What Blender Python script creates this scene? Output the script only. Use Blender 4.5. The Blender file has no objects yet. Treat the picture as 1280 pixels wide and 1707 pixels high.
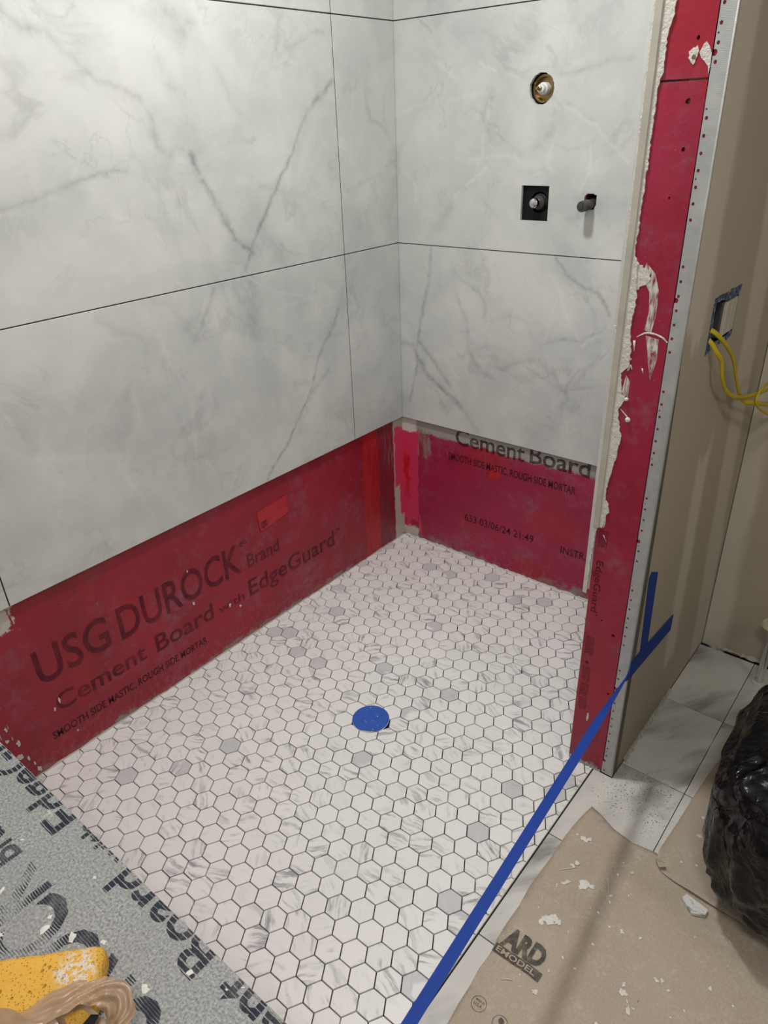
import bpy, bmesh, math, random
from mathutils import Vector, Matrix, noise as mnoise

random.seed(7)
SC = bpy.context.scene
COL = SC.collection

# ---------------------------------------------------------------- camera, world, lights, exposure
CAM_POS = Vector((1.5814, -1.98706, 1.47187))
CAM_ROWS = ((0.773430535, 0.632928994, -0.034728894),
            (0.277571504, -0.387426087, -0.879121770),
            (-0.569876537, 0.670299870, -0.475330219))      # right, down, forward
FOCAL_PX = 1195.08
cd = bpy.data.cameras.new('camera')
cd.sensor_fit = 'HORIZONTAL'
cd.sensor_width = 36.0
cd.lens = FOCAL_PX / 1280.0 * 36.0
cd.clip_start = 0.02
cam = bpy.data.objects.new('camera', cd)
COL.objects.link(cam)
r, d, f = [Vector(v) for v in CAM_ROWS]
m = Matrix((r, -d, -f)).transposed().to_4x4()
m.translation = CAM_POS
cam.matrix_world = m
SC.camera = cam

w = bpy.data.worlds.new('world')
SC.world = w
w.use_nodes = True
w.node_tree.nodes['Background'].inputs[0].default_value = (0.05, 0.05, 0.05, 1)
w.node_tree.nodes['Background'].inputs[1].default_value = 0.3

def area_light(name, loc, size, power, color, target=None, shape='DISK'):
    ld = bpy.data.lights.new(name, 'AREA')
    ld.shape = shape
    ld.size = size
    ld.energy = power
    ld.color = color
    o = bpy.data.objects.new(name, ld)
    COL.objects.link(o)
    o.location = loc
    dirv = (Vector(target) - Vector(loc)) if target else Vector((0, 0, -1))
    o.rotation_euler = dirv.to_track_quat('-Z', 'Y').to_euler()
    return o

# recessed lamp over the shower, ceiling lamp of the room, vanity lamp on the side wall
area_light('shower_downlight', (0.66, -0.94, 2.42), 0.19, 15.3, (1.0, 0.985, 0.965))
area_light('room_ceiling_lamp', (1.75, -2.25, 2.42), 0.4, 12.5, (1.0, 0.97, 0.93))
area_light('vanity_lamp', (2.85, -1.3, 2.0), 0.35, 3.0, (1.0, 0.95, 0.88), target=(1.3, -0.6, 0.8))

SC.cycles.max_bounces = 6
SC.cycles.diffuse_bounces = 4
SC.cycles.glossy_bounces = 2
SC.view_settings.view_transform = 'Standard'
SC.view_settings.look = 'None'
SC.view_settings.exposure = 0.48
SC.view_settings.gamma = 1.0
SC.view_settings.use_curve_mapping = False

# ---------------------------------------------------------------- measures (metres; shower corner at the origin)
TB, TM, TH = 0.5127, 1.1244, 0.6121      # tile bottom, first bed joint, course height
W1, W2, WD = 1.062, 1.179, 0.667         # stub wall: inner face, outer face, how far it reaches out
THX = 1.1305                             # shower threshold line
BY, BZ = -1.7145, 0.5                    # bench front edge, bench top
CEIL = 2.45
DRAIN = (0.564, -0.883)

def tag(o, label=None, cat=None, group=None, kind=None):
    for k, v in (('label', label), ('category', cat), ('group', group), ('kind', kind)):
        if v:
            o[k] = v
    return o

# ---------------------------------------------------------------- node material helper
class Mat:
    def __init__(self, name, rough=0.5, spec=0.5, metal=0.0):
        self.m = bpy.data.materials.new(name)
        self.m.use_nodes = True
        self.nt = self.m.node_tree
        self.b = self.nt.nodes['Principled BSDF']
        self.b.inputs['Roughness'].default_value = rough
        self.b.inputs['Specular IOR Level'].default_value = spec
        self.b.inputs['Metallic'].default_value = metal
    def n(self, t):
        return self.nt.nodes.new(t)
    def put(self, sock, v):
        if isinstance(v, bpy.types.NodeSocket):
            self.nt.links.new(v, sock)
        elif v is not None:
            if sock.type == 'RGBA' and len(v) == 3:
                v = (*v, 1.0)
            sock.default_value = v
    def pos(self):
        return self.n('ShaderNodeNewGeometry').outputs['Position']
    def objco(self):
        return self.n('ShaderNodeTexCoord').outputs['Object']
    def math(self, op, a, b=None, c=None, clamp=False):
        x = self.n('ShaderNodeMath'); x.operation = op; x.use_clamp = clamp
        self.put(x.inputs[0], a)
        if b is not None: self.put(x.inputs[1], b)
        if c is not None: self.put(x.inputs[2], c)
        return x.outputs[0]
    def vm(self, op, a, b=None, s=None):
        x = self.n('ShaderNodeVectorMath'); x.operation = op
        self.put(x.inputs[0], a)
        if b is not None: self.put(x.inputs[1], b)
        if s is not None: self.put(x.inputs['Scale'], s)
        return x.outputs['Value'] if op in ('DOT_PRODUCT', 'DISTANCE', 'LENGTH') else x.outputs['Vector']
    def sep(self, v):
        x = self.n('ShaderNodeSeparateXYZ'); self.put(x.inputs[0], v); return x.outputs
    def comb(self, a, b, c):
        x = self.n('ShaderNodeCombineXYZ')
        for i, v in enumerate((a, b, c)): self.put(x.inputs[i], v)
        return x.outputs[0]
    def noise(self, v, scale, detail=2.0, rough=0.5, dist=0.0, col=False):
        x = self.n('ShaderNodeTexNoise')
        self.put(x.inputs['Vector'], v)
        x.inputs['Scale'].default_value = scale; x.inputs['Detail'].default_value = detail
        x.inputs['Roughness'].default_value = rough; x.inputs['Distortion'].default_value = dist
        return x.outputs['Color' if col else 'Fac']
    def voro(self, v, scale, feature='F1', rnd=1.0, out='Distance'):
        x = self.n('ShaderNodeTexVoronoi'); x.feature = feature
        self.put(x.inputs['Vector'], v); x.inputs['Scale'].default_value = scale
        x.inputs['Randomness'].default_value = rnd
        return x.outputs[out]
    def mr(self, v, a, b, c=0.0, d=1.0, smooth=False):
        x = self.n('ShaderNodeMapRange'); x.clamp = True
        if smooth: x.interpolation_type = 'SMOOTHSTEP'
        for i, q in enumerate((v, a, b, c, d)): self.put(x.inputs[i], q)
        return x.outputs[0]
    def mix(self, fac, a, b, blend='MIX'):
        x = self.n('ShaderNodeMix'); x.data_type = 'RGBA'; x.blend_type = blend
        self.put(x.inputs[0], fac); self.put(x.inputs[6], a); self.put(x.inputs[7], b)
        return x.outputs[2]
    def band(self, v, lo, hi, soft=0.004):
        a = self.mr(v, lo - soft, lo + soft); b = self.mr(v, hi - soft, hi + soft, 1.0, 0.0)
        return self.math('MULTIPLY', a, b)
    def both(self, a, b):
        return self.math('MULTIPLY', a, b)
    def bump(self, h, strength=0.3, dist=0.001):
        x = self.n('ShaderNodeBump'); x.inputs['Strength'].default_value = strength
        x.inputs['Distance'].default_value = dist
        self.put(x.inputs['Height'], h)
        self.nt.links.new(x.outputs[0], self.b.inputs['Normal'])
    def color(self, c): self.put(self.b.inputs['Base Color'], c)
    def rough(self, r): self.put(self.b.inputs['Roughness'], r)
    def alpha(self, a): self.put(self.b.inputs['Alpha'], a)

def simple(name, col, rough=0.5, metal=0.0, var=0.12, scale=30.0, bump=0.0, spec=0.5):
    """a plain surface whose tone drifts a little"""
    k = Mat(name, rough, spec, metal)
    p = k.objco()
    f = k.noise(p, scale, 3)
    lo = tuple(c * (1 - var) for c in col); hi = tuple(min(1, c * (1 + var)) for c in col)
    k.color(k.mix(f, lo, hi))
    if bump: k.bump(k.noise(p, scale * 4, 3), bump)
    return k.m

# ---------------------------------------------------------------- mesh helpers
def obj(name, me, mat=None, parent=None, loc=None, smooth=False):
    o = bpy.data.objects.new(name, me)
    COL.objects.link(o)
    if mat and len(me.materials) == 0: me.materials.append(mat)
    if parent: o.parent = parent
    if loc: o.location = loc
    if smooth:
        for p in me.polygons: p.use_smooth = True
    return o

def empty(name, loc=(0, 0, 0)):
    o = bpy.data.objects.new(name, None)
    COL.objects.link(o); o.location = loc; o.empty_display_size = 0.05
    return o

def from_bm(name, bm, mat, parent=None, loc=None, smooth=False):
    bmesh.ops.recalc_face_normals(bm, faces=bm.faces)
    me = bpy.data.meshes.new(name); bm.to_mesh(me); bm.free()
    return obj(name, me, mat, parent, loc, smooth)

def add_box(bm, lo, hi, bevel=0.0, seg=2):
    vs = [bm.verts.new((x, y, z)) for x in (lo[0], hi[0]) for y in (lo[1], hi[1]) for z in (lo[2], hi[2])]
    fs = [bm.faces.new([vs[i] for i in q]) for q in ((0, 1, 3, 2), (4, 6, 7, 5), (0, 4, 5, 1), (2, 3, 7, 6), (0, 2, 6, 4), (1, 5, 7, 3))]
    if bevel:
        es = list({e for f_ in fs for e in f_.edges})
        bmesh.ops.bevel(bm, geom=es, offset=bevel, segments=seg, profile=0.5, affect='EDGES')

def box(name, lo, hi, mat, parent=None, bevel=0.0, seg=2):
    bm = bmesh.new(); add_box(bm, lo, hi, bevel, seg)
    return from_bm(name, bm, mat, parent)

def prism(name, outer, holes, frame, t0, t1, mat, parent=None, back=True):
    """flat plate with holes; frame = origin, U, V, N; from depth t0 to t1 along N"""
    o, U, V, N = [Vector(v) for v in frame]
    bm = bmesh.new()
    def cap(t):
        loops, es = [], []
        for lp in [outer] + list(holes):
            vs = [bm.verts.new(o + U * a + V * b + N * t) for a, b in lp]
            es += [bm.edges.new((vs[i], vs[(i + 1) % len(vs)])) for i in range(len(vs))]
            loops.append(vs)
        bmesh.ops.triangle_fill(bm, edges=es, use_beauty=True, normal=N)
        return loops
    A = cap(t1)
    B = cap(t0) if back else [[bm.verts.new(o + U * a + V * b + N * t0) for a, b in lp] for lp in [outer] + list(holes)]
    for la, lb in zip(A, B):
        for i in range(len(la)):
            j = (i + 1) % len(la)
            bm.faces.new((la[i], la[j], lb[j], lb[i]))
    return from_bm(name, bm, mat, parent)

def rect(a0, b0, a1, b1):
    return [(a0, b0), (a1, b0), (a1, b1), (a0, b1)]

def ring(cx, cy, rx, ry=None, n=28, jag=0.0, ph=0.0):
    ry = ry or rx
    out = []
    for i in range(n):
        a = 2 * math.pi * i / n + ph
        k = 1 + jag * random.uniform(-1, 1)
        out.append((cx + rx * k * math.cos(a), cy + ry * k * math.sin(a)))
    return out

def sweep(name, pts, radius, mat, parent=None, seg=10, flat=1.0, closed_caps=True, samples=6):
    """round tube along a smooth path; radius may be a list"""
    P = [Vector(p) for p in pts]
    if samples > 1 and len(P) > 2:
        Q = []
        R0 = radius if isinstance(radius, (list, tuple)) else [radius] * len(P)
        RR = []
        for i in range(len(P) - 1):
            p0, p1, p2, p3 = P[max(i - 1, 0)], P[i], P[i + 1], P[min(i + 2, len(P) - 1)]
            for k in range(samples):
                t = k / samples
                Q.append(0.5 * ((2 * p1) + (p2 - p0) * t + (2 * p0 - 5 * p1 + 4 * p2 - p3) * t * t + (-p0 + 3 * p1 - 3 * p2 + p3) * t ** 3))
                RR.append(R0[i] * (1 - t) + R0[i + 1] * t)
        Q.append(P[-1]); RR.append(R0[-1])
    else:
        Q = P; RR = radius if isinstance(radius, (list, tuple)) else [radius] * len(P)
    bm = bmesh.new(); rings = []
    up = None
    for i, q in enumerate(Q):
        t = (Q[min(i + 1, len(Q) - 1)] - Q[max(i - 1, 0)]).normalized()
        if up is None:
            up = t.orthogonal().normalized()
        up = (up - t * up.dot(t)).normalized()
        s = t.cross(up)
        rings.append([bm.verts.new(q + (up * math.cos(2 * math.pi * k / seg) + s * math.sin(2 * math.pi * k / seg) * flat) * RR[i]) for k in range(seg)])
    for a, b in zip(rings, rings[1:]):
        for k in range(seg):
            bm.faces.new((a[k], a[(k + 1) % seg], b[(k + 1) % seg], b[k]))
    if closed_caps:
        bm.faces.new(rings[0][::-1]); bm.faces.new(rings[-1])
    return from_bm(name, bm, mat, parent, smooth=True)

def lathe(name, prof, origin, axis, mat, parent=None, seg=24):
    """profile of (radius, distance along axis)"""
    ax = Vector(axis).normalized(); u = ax.orthogonal().normalized(); v = ax.cross(u); o = Vector(origin)
    bm = bmesh.new(); rings = []
    for r_, h in prof:
        if r_ < 1e-6: rings.append([bm.verts.new(o + ax * h)])
        else: rings.append([bm.verts.new(o + ax * h + (u * math.cos(2 * math.pi * k / seg) + v * math.sin(2 * math.pi * k / seg)) * r_) for k in range(seg)])
    for a, b in zip(rings, rings[1:]):
        for k in range(seg):
            k2 = (k + 1) % seg
            q = [a[k % len(a)], a[k2 % len(a)], b[k2 % len(b)], b[k % len(b)]]
            q = list(dict.fromkeys(q))
            if len(q) > 2: bm.faces.new(q)
    o_ = from_bm(name, bm, mat, parent, smooth=True)
    try: o_.data.set_sharp_from_angle(angle=math.radians(40))
    except Exception: pass
    return o_

def cut_grid(bm, step, lo, hi, axes=(0, 1)):
    for ax in axes:
        n = Vector((0, 0, 0)); n[ax] = 1
        k = lo[ax] + step
        while k < hi[ax]:
            c = Vector((0, 0, 0)); c[ax] = k
            bmesh.ops.bisect_plane(bm, geom=bm.verts[:] + bm.edges[:] + bm.faces[:], plane_co=c, plane_no=n, dist=1e-6)
            k += step

# ---- flat lettering, from the built-in font
_cap = None
def text_mesh(s, bold=0.012):
    global _cap
    def mk(t):
        c = bpy.data.curves.new('lettering', 'FONT'); c.body = t; c.size = 1.0; c.fill_mode = 'FRONT'; c.resolution_u = 3; c.offset = bold
        o = bpy.data.objects.new('lettering', c); COL.objects.link(o)
        dg = bpy.context.evaluated_depsgraph_get()
        me = bpy.data.meshes.new_from_object(o.evaluated_get(dg))
        bpy.data.objects.remove(o); bpy.data.curves.remove(c)
        return me
    if _cap is None:
        e = mk('E'); _cap = max(v.co.y for v in e.vertices); bpy.data.meshes.remove(e)
    return mk(s)

def lettering(s, o, U, V, mat, parent, clip=None, shear=0.0, bold=0.014):
    """text line: baseline starts at o, runs along U (full width), capitals are V high"""
    me = text_mesh(s, bold)
    xs = [v.co.x for v in me.vertices]; x0, x1 = min(xs), max(xs)
    o, U, V = Vector(o), Vector(U), Vector(V)
    for v in me.vertices:
        a = (v.co.x - x0) / (x1 - x0); b = v.co.y / _cap
        v.co = o + U * a + V * (b) + U.normalized() * (shear * b * V.length)
    if clip:
        bm = bmesh.new(); bm.from_mesh(me)
        bmesh.ops.bisect_plane(bm, geom=bm.verts[:] + bm.edges[:] + bm.faces[:], plane_co=clip[0], plane_no=clip[1], clear_outer=True)
        bm.to_mesh(me); bm.free()
    me.materials.clear()
    return obj('lettering', me, mat, parent)

# ---------------------------------------------------------------- materials
def red_board(name, axis, patches=(), floor_bare=0.03, hue=0.0, specks=1.0):
    """cement board under red waterproofing paint; patches = (a0, a1, z0, z1, colour, jitter, streak)"""
    k = Mat(name, 0.42, 0.45)
    p = k.pos()
    x, y, z = k.sep(p)
    a = (x, y)[axis]
    n1 = k.noise(p, 4.0, 4, 0.6)
    c = k.mix(k.mr(n1, 0.35, 0.65), (0.215 + hue, 0.0065, 0.016 + hue * 0.6), (0.295 + hue, 0.013, 0.034 + hue * 0.8))
    # brush strokes
    st = k.noise(k.vm('MULTIPLY', p, (70.0, 70.0, 5.0)), 1.0, 3)
    c = k.mix(k.mr(st, 0.45, 0.8, 0.0, 0.35), c, (0.34 + hue, 0.012, 0.025))
    # chalky scuffs
    sc = k.both(k.mr(k.noise(p, 6.0, 5, 0.7), 0.50, 0.68), k.mr(k.noise(p, 40.0, 4, 0.7), 0.35, 0.65))
    c = k.mix(k.math('MULTIPLY', sc, 0.75), c, (0.26, 0.10, 0.145))
    gl = k.both(k.mr(k.noise(k.vm('ADD', p, (9.0, 4.0, 2.0)), 3.2, 3), 0.52, 0.60), 0.45)
    c = k.mix(gl, c, (0.33 + hue, 0.010, 0.016))
    j1 = k.math('SUBTRACT', k.noise(p, 30.0, 4, 0.6), 0.5)
    j2 = k.math('SUBTRACT', k.noise(k.vm('ADD', p, (3.1, 1.7, 0.4)), 22.0, 4, 0.65), 0.5)
    for a0, a1, z0, z1, col, jit, streak in patches:
        aa = k.math('MULTIPLY_ADD', j1, jit, a); zz = k.math('MULTIPLY_ADD', j2, jit * 1.6, z)
        mk = k.both(k.band(aa, a0, a1, 0.003), k.band(zz, z0, z1, 0.004))
        if streak:
            s2 = k.noise(k.vm('MULTIPLY', p, (110.0, 110.0, 9.0)), 1.0, 3)
            mk = k.both(mk, k.mr(s2, streak[0], streak[1]))
        c = k.mix(mk, c, col)
    # bare cement showing towards the floor line and flecks of dried mortar
    jz = k.math('MULTIPLY_ADD', j2, 0.11, z)
    jz = k.math('MULTIPLY_ADD', k.math('SUBTRACT', k.noise(p, 3.0, 2), 0.5), 0.12, jz)
    bare = k.both(k.mr(jz, floor_bare * 0.2, floor_bare, 1.0, 0.0), k.mr(k.noise(p, 5.0, 3), 0.42, 0.58, 0.15, 1.0))
    c = k.mix(bare, c, k.mix(k.noise(p, 90.0, 3), (0.16, 0.145, 0.13), (0.34, 0.32, 0.28)))
    haze = k.both(k.mr(k.math('MULTIPLY_ADD', j1, 0.16, z), 0.01, 0.13, 0.5, 0.0), k.mr(k.noise(p, 60.0, 4, 0.7), 0.50, 0.72))
    c = k.mix(haze, c, (0.30, 0.17, 0.18))
    sp = k.mr(k.noise(p, 150.0, 3, 0.55), 0.735, 0.76, 0.0, specks)
    c = k.mix(sp, c, (0.52, 0.46, 0.44))
    k.color(c)
    k.rough(k.mr(n1, 0.3, 0.7, 0.36, 0.55))
    k.bump(k.math('ADD', st, k.noise(p, 120.0, 3)), 0.22, 0.002)
    return k.m

def marble(name, veins, axis, fixed):
    """polished porcelain with grey clouds; veins = polylines on the wall, (points, width, strength); negative = pale"""
    k = Mat(name, 0.42, 0.28)
    p = k.pos()
    flat = (0.0, 1.0, 1.0) if axis == 1 else (1.0, 0.0, 1.0)
    d1 = k.vm('SUBTRACT', k.noise(p, 9.0, 3, 0.6, col=True), (0.5, 0.5, 0.5))
    d2 = k.vm('SUBTRACT', k.noise(p, 45.0, 3, 0.6, col=True), (0.5, 0.5, 0.5))
    q = k.vm('ADD', k.vm('ADD', k.vm('MULTIPLY', p, flat), k.vm('MULTIPLY', k.vm('SCALE', d1, s=0.028), flat)),
             k.vm('MULTIPLY', k.vm('SCALE', d2, s=0.013), flat))
    dark = pale = last = None
    for pts, wd, am in veins:
        if not am: continue
        for (a0, b0), (a1, b1) in zip(pts, pts[1:]):
            A = Vector((0, a0, b0)) if axis == 1 else Vector((a0, 0, b0))
            B = Vector((0, a1, b1)) if axis == 1 else Vector((a1, 0, b1))
            D = B - A
            qq = q
            if last is not None:                     # keeps the segments evaluated one after another
                ma = k.n('ShaderNodeVectorMath'); ma.operation = 'MULTIPLY_ADD'
                k.put(ma.inputs[0], last); ma.inputs[1].default_value = (1e-7, 1e-7, 1e-7); k.put(ma.inputs[2], q)
                qq = ma.outputs['Vector']
            rel = k.vm('SUBTRACT', qq, tuple(A))
            h = k.math('MULTIPLY', k.vm('DOT_PRODUCT', rel, tuple(D / D.length_squared)), 1.0, clamp=True)
            dist = k.vm('DISTANCE', rel, k.vm('SCALE', tuple(D), s=h))
            am_ = abs(am)
            wd_ = wd * 1.35 if am > 0 else wd
            v = k.math('MULTIPLY_ADD', dist, -am_ / wd_, am_, clamp=True)
            if am > 0: dark = v if dark is None else k.math('MAXIMUM', dark, v)
            else: pale = v if pale is None else k.math('MAXIMUM', pale, v)
            last = v
    cl = k.noise(p, 2.6, 5, 0.55, 0.6)
    cl2 = k.noise(p, 11.0, 5, 0.62, 0.4)
    c = k.mix(k.mr(cl, 0.32, 0.66), (0.44, 0.455, 0.442), (0.585, 0.595, 0.575))
    c = k.mix(k.mr(cl2, 0.46, 0.72, 0.0, 0.38), c, (0.66, 0.66, 0.635))
    # faint network of natural veins
    for sc_, th_, am_ in ((2.1, 0.955, 0.30), (4.7, 0.965, 0.20)):
        rg_ = k.math('ABSOLUTE', k.math('MULTIPLY_ADD', k.noise(k.vm('ADD', p, (5.3 * sc_, 2.0, 1.0)), sc_, 6, 0.58, 0.7), 2.0, -1.0))
        ln = k.both(k.mr(rg_, 0.0, 1.0 - th_, am_, 0.0), k.mr(k.noise(p, sc_ * 1.7, 2), 0.45, 0.65))
        c = k.mix(ln, c, (0.22, 0.22, 0.215))
    vv = k.mr(k.noise(p, 26.0, 5, 0.7), 0.32, 0.66, 0.15, 1.0)
    if dark is not None: c = k.mix(k.both(k.math('POWER', dark, 1.6), k.math('MULTIPLY', vv, 1.1)), c, (0.17, 0.17, 0.168))
    if pale is not None: c = k.mix(k.math('MULTIPLY', k.both(pale, vv), 0.5), c, (0.78, 0.77, 0.75))
    k.color(c)
    k.rough(k.mr(cl2, 0.3, 0.7, 0.36, 0.48))
    return k.m

def hex_marble(name, island):
    """white marble mosaic; every tile takes its own cut of the stone"""
    k = Mat(name, 0.34, 0.4)
    if island:
        rnd = k.n('ShaderNodeNewGeometry').outputs['Random Per Island']
    else:
        rnd = k.n('ShaderNodeObjectInfo').outputs['Random']
    p = k.pos()
    wn = k.n('ShaderNodeTexWhiteNoise'); wn.noise_dimensions = '1D'
    k.put(wn.inputs['W'], k.math('MULTIPLY', rnd, 913.7))
    r1 = wn.outputs['Value']; rc = k.sep(wn.outputs['Color'])
    off = k.vm('SCALE', wn.outputs['Color'], s=40.0)
    vr = k.n('ShaderNodeVectorRotate'); vr.rotation_type = 'Z_AXIS'
    k.put(vr.inputs['Vector'], p); k.put(vr.inputs['Angle'], k.mr(rc[1], 0.0, 1.0, -0.9, 1.1))
    q = k.vm('ADD', vr.outputs[0], off)
    warp = k.vm('SCALE', k.vm('SUBTRACT', k.noise(q, 20.0, 3, col=True), (0.5, 0.5, 0.5)), s=0.028)
    qs = k.vm('MULTIPLY', k.vm('ADD', q, warp), (11.0, 85.0, 1.0))
    streak = k.noise(qs, 1.0, 4, 0.6)
    cloud = k.noise(q, 17.0, 3)
    amt = k.mr(rc[0], 0.15, 0.95, 0.10, 0.85)
    mk = k.both(k.both(k.mr(streak, 0.50, 0.64), k.mr(cloud, 0.42, 0.56)), amt)
    c = k.mix(rc[2], (0.745, 0.738, 0.725), (0.785, 0.778, 0.765))
    c = k.mix(mk, c, (0.165, 0.17, 0.18))
    grey = k.both(k.mr(r1, 0.945, 0.947), k.mr(k.noise(q, 14.0, 2), 0.36, 0.40))
    c = k.mix(k.math('MULTIPLY', grey, 0.8), c, k.mix(streak, (0.43, 0.435, 0.455), (0.60, 0.605, 0.63)))
    dots = k.both(k.mr(k.noise(q, 210.0, 2), 0.71, 0.75), k.mr(cloud, 0.5, 0.56))
    c = k.mix(k.math('MULTIPLY', dots, 0.7), c, (0.22, 0.20, 0.19))
    k.color(c)
    return k.m

def floor_marble():
    k = Mat('grey_floor_marble', 0.4, 0.4)
    p = k.pos()
    rnd = k.n('ShaderNodeObjectInfo').outputs['Random']
    q = k.vm('ADD', p, k.vm('SCALE', (1.0, 2.3, 0.7), s=k.math('MULTIPLY', rnd, 9.0)))
    vr = k.n('ShaderNodeVectorRotate'); vr.rotation_type = 'Z_AXIS'; vr.inputs['Angle'].default_value = 0.55
    k.put(vr.inputs['Vector'], k.vm('ADD', q, k.vm('SCALE', k.noise(q, 5.0, 3, col=True), s=0.10)))
    n_ = k.noise(k.vm('MULTIPLY', vr.outputs[0], (11.0, 2.2, 1.0)), 1.0, 4, 0.55)
    vein = k.both(k.mr(n_, 0.47, 0.64), k.mr(k.noise(q, 4.0, 3), 0.32, 0.55))
    c = k.mix(k.noise(q, 6.0, 4), (0.50, 0.49, 0.455), (0.68, 0.67, 0.635))
    c = k.mix(k.math('MULTIPLY', vein, 0.9), c, (0.21, 0.205, 0.19))
    # dirt flecks, thicker by the foot of the stub wall where boards were cut
    x, y, z = k.sep(p)
    near = k.both(k.band(x, 1.16, 1.36, 0.05), k.band(y, -0.80, -0.57, 0.06))
    thr = k.mr(near, 0.0, 1.0, 0.71, 0.60)
    fl = k.mr(k.math('SUBTRACT', k.math('MULTIPLY_ADD', k.noise(p, 17.0, 3), 0.16, k.noise(p, 210.0, 4, 0.6)), k.math('ADD', thr, 0.075)), 0.0, 0.03)
    dust = k.both(near, k.mr(k.noise(p, 25.0, 4), 0.3, 0.7))
    c = k.mix(k.math('MULTIPLY', dust, 0.45), c, (0.76, 0.73, 0.67))
    c = k.mix(k.math('MULTIPLY', fl, 0.95), c, (0.07, 0.065, 0.06))
    k.color(c)
    return k.m

def kraft():
    k = Mat('kraft_paper', 0.75, 0.2)
    p = k.pos()
    c = k.mix(k.noise(p, 6.0, 4), (0.335, 0.278, 0.212), (0.45, 0.385, 0.305))
    c = k.mix(k.mr(k.noise(p, 300.0, 2), 0.4, 0.7, 0.0, 0.45), c, (0.50, 0.435, 0.35))
    dust = k.both(k.mr(k.noise(p, 15.0, 5, 0.7), 0.52, 0.75), k.mr(k.noise(p, 120.0, 3), 0.4, 0.7))
    c = k.mix(k.math('MULTIPLY', dust, 0.6), c, (0.60, 0.54, 0.46))
    sp = k.mr(k.noise(p, 75.0, 2, 0.5), 0.735, 0.755)
    c = k.mix(sp, c, (0.74, 0.71, 0.66))
    dk = k.mr(k.noise(k.vm('ADD', p, (7.0, 2.0, 1.0)), 120.0, 2), 0.76, 0.78)
    c = k.mix(k.math('MULTIPLY', dk, 0.6), c, (0.12, 0.09, 0.06))
    k.color(c)
    k.bump(k.noise(p, 40.0, 4), 0.25, 0.003)
    return k.m

def print_ink(name, col, cover, axis=None, period=0.006, gap=0.25, rub=6.0):
    """ink worn thin: cover = how much of it is left"""
    k = Mat(name, 0.7, 0.2)
    p = k.pos()
    k.color(k.mix(k.noise(p, 90.0, 2), col, tuple(min(1, c * 1.8) for c in col)))
    a = k.mr(k.noise(p, rub * 4, 4, 0.7), 0.28, 0.62, cover * 0.35, cover)
    if axis is not None:
        v = k.sep(p)[axis]
        gp = k.mr(k.noise(k.vm('ADD', p, (3.0, 0, 0)), 11.0, 2), 0.38, 0.62, 0.05, gap * 2)
        ph = k.math('FRACT', k.math('DIVIDE', k.math('MULTIPLY_ADD', k.noise(p, 60.0, 2), 0.003, v), period))
        a = k.both(a, k.mr(k.math('SUBTRACT', ph, gp), 0.0, 0.12))
    k.alpha(a)
    return k.m

def taupe_wall(name, mud_and_light):
    """painted drywall with lighter bands: joint compound and painted-in light; mud = (y0, y1, z0, z1, slant)"""
    k = Mat(name, 0.7, 0.25)
    p = k.pos()
    x, y, z = k.sep(p)
    c = k.mix(k.noise(p, 5.0, 4), (0.40, 0.355, 0.278), (0.45, 0.40, 0.32))
    j = k.math('SUBTRACT', k.noise(k.vm('MULTIPLY', p, (1.0, 1.0, 0.35)), 16.0, 4, 0.6), 0.5)
    for a, b0, b1, z0, z1, sl in mud_and_light:
        v = (x, y)[a]
        vv = k.math('MULTIPLY_ADD', z, -sl, k.math('MULTIPLY_ADD', j, 0.05, v))
        zz = k.math('MULTIPLY_ADD', j, 0.25, z)
        c = k.mix(k.math('MULTIPLY', k.both(k.band(vv, b0, b1, 0.012), k.band(zz, z0, z1, 0.02)), 0.8), c, (0.60, 0.555, 0.47))
    sp = k.mr(k.noise(p, 70.0, 2), 0.76, 0.78)
    c = k.mix(sp, c, (0.6, 0.57, 0.5))
    k.color(c)
    k.bump(k.noise(p, 60.0, 3), 0.15, 0.002)
    return k.m

def cement_grey(name):
    k = Mat(name, 0.8, 0.2)
    p = k.pos()
    c = k.mix(k.mr(k.noise(p, 260.0, 3, 0.7), 0.3, 0.7), (0.13, 0.135, 0.135), (0.47, 0.475, 0.465))
    c = k.mix(k.mr(k.noise(p, 9.0, 4), 0.4, 0.7, 0.0, 0.45), c, (0.27, 0.27, 0.262))
    dust = k.both(k.mr(k.noise(p, 13.0, 4, 0.7), 0.6, 0.72), k.mr(k.noise(p, 90.0, 3), 0.5, 0.7))
    c = k.mix(dust, c, (0.62, 0.61, 0.58))
    k.color(c)
    k.bump(k.noise(p, 300.0, 2), 0.3, 0.001)
    return k.m

def mortar(name, col=(0.66, 0.64, 0.59)):
    k = Mat(name, 0.85, 0.15)
    p = k.pos()
    k.color(k.mix(k.noise(p, 50.0, 4), tuple(c * 0.72 for c in col), col))
    k.bump(k.noise(p, 110.0, 4, 0.65), 0.7, 0.004)
    return k.m

def galvanised():
    k = Mat('galvanised_steel', 0.5, 0.5, 0.55)
    p = k.pos()
    c = k.mix(k.noise(p, 60.0, 3), (0.36, 0.38, 0.375), (0.50, 0.515, 0.51))
    c = k.mix(k.mr(k.noise(p, 14.0, 4), 0.5, 0.7, 0.0, 0.5), c, (0.56, 0.57, 0.55))
    k.color(c)
    z = k.sep(p)[2]
    k.bump(k.math('SINE', k.math('MULTIPLY', z, 3000.0)), 0.15, 0.0005)
    return k.m

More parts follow.
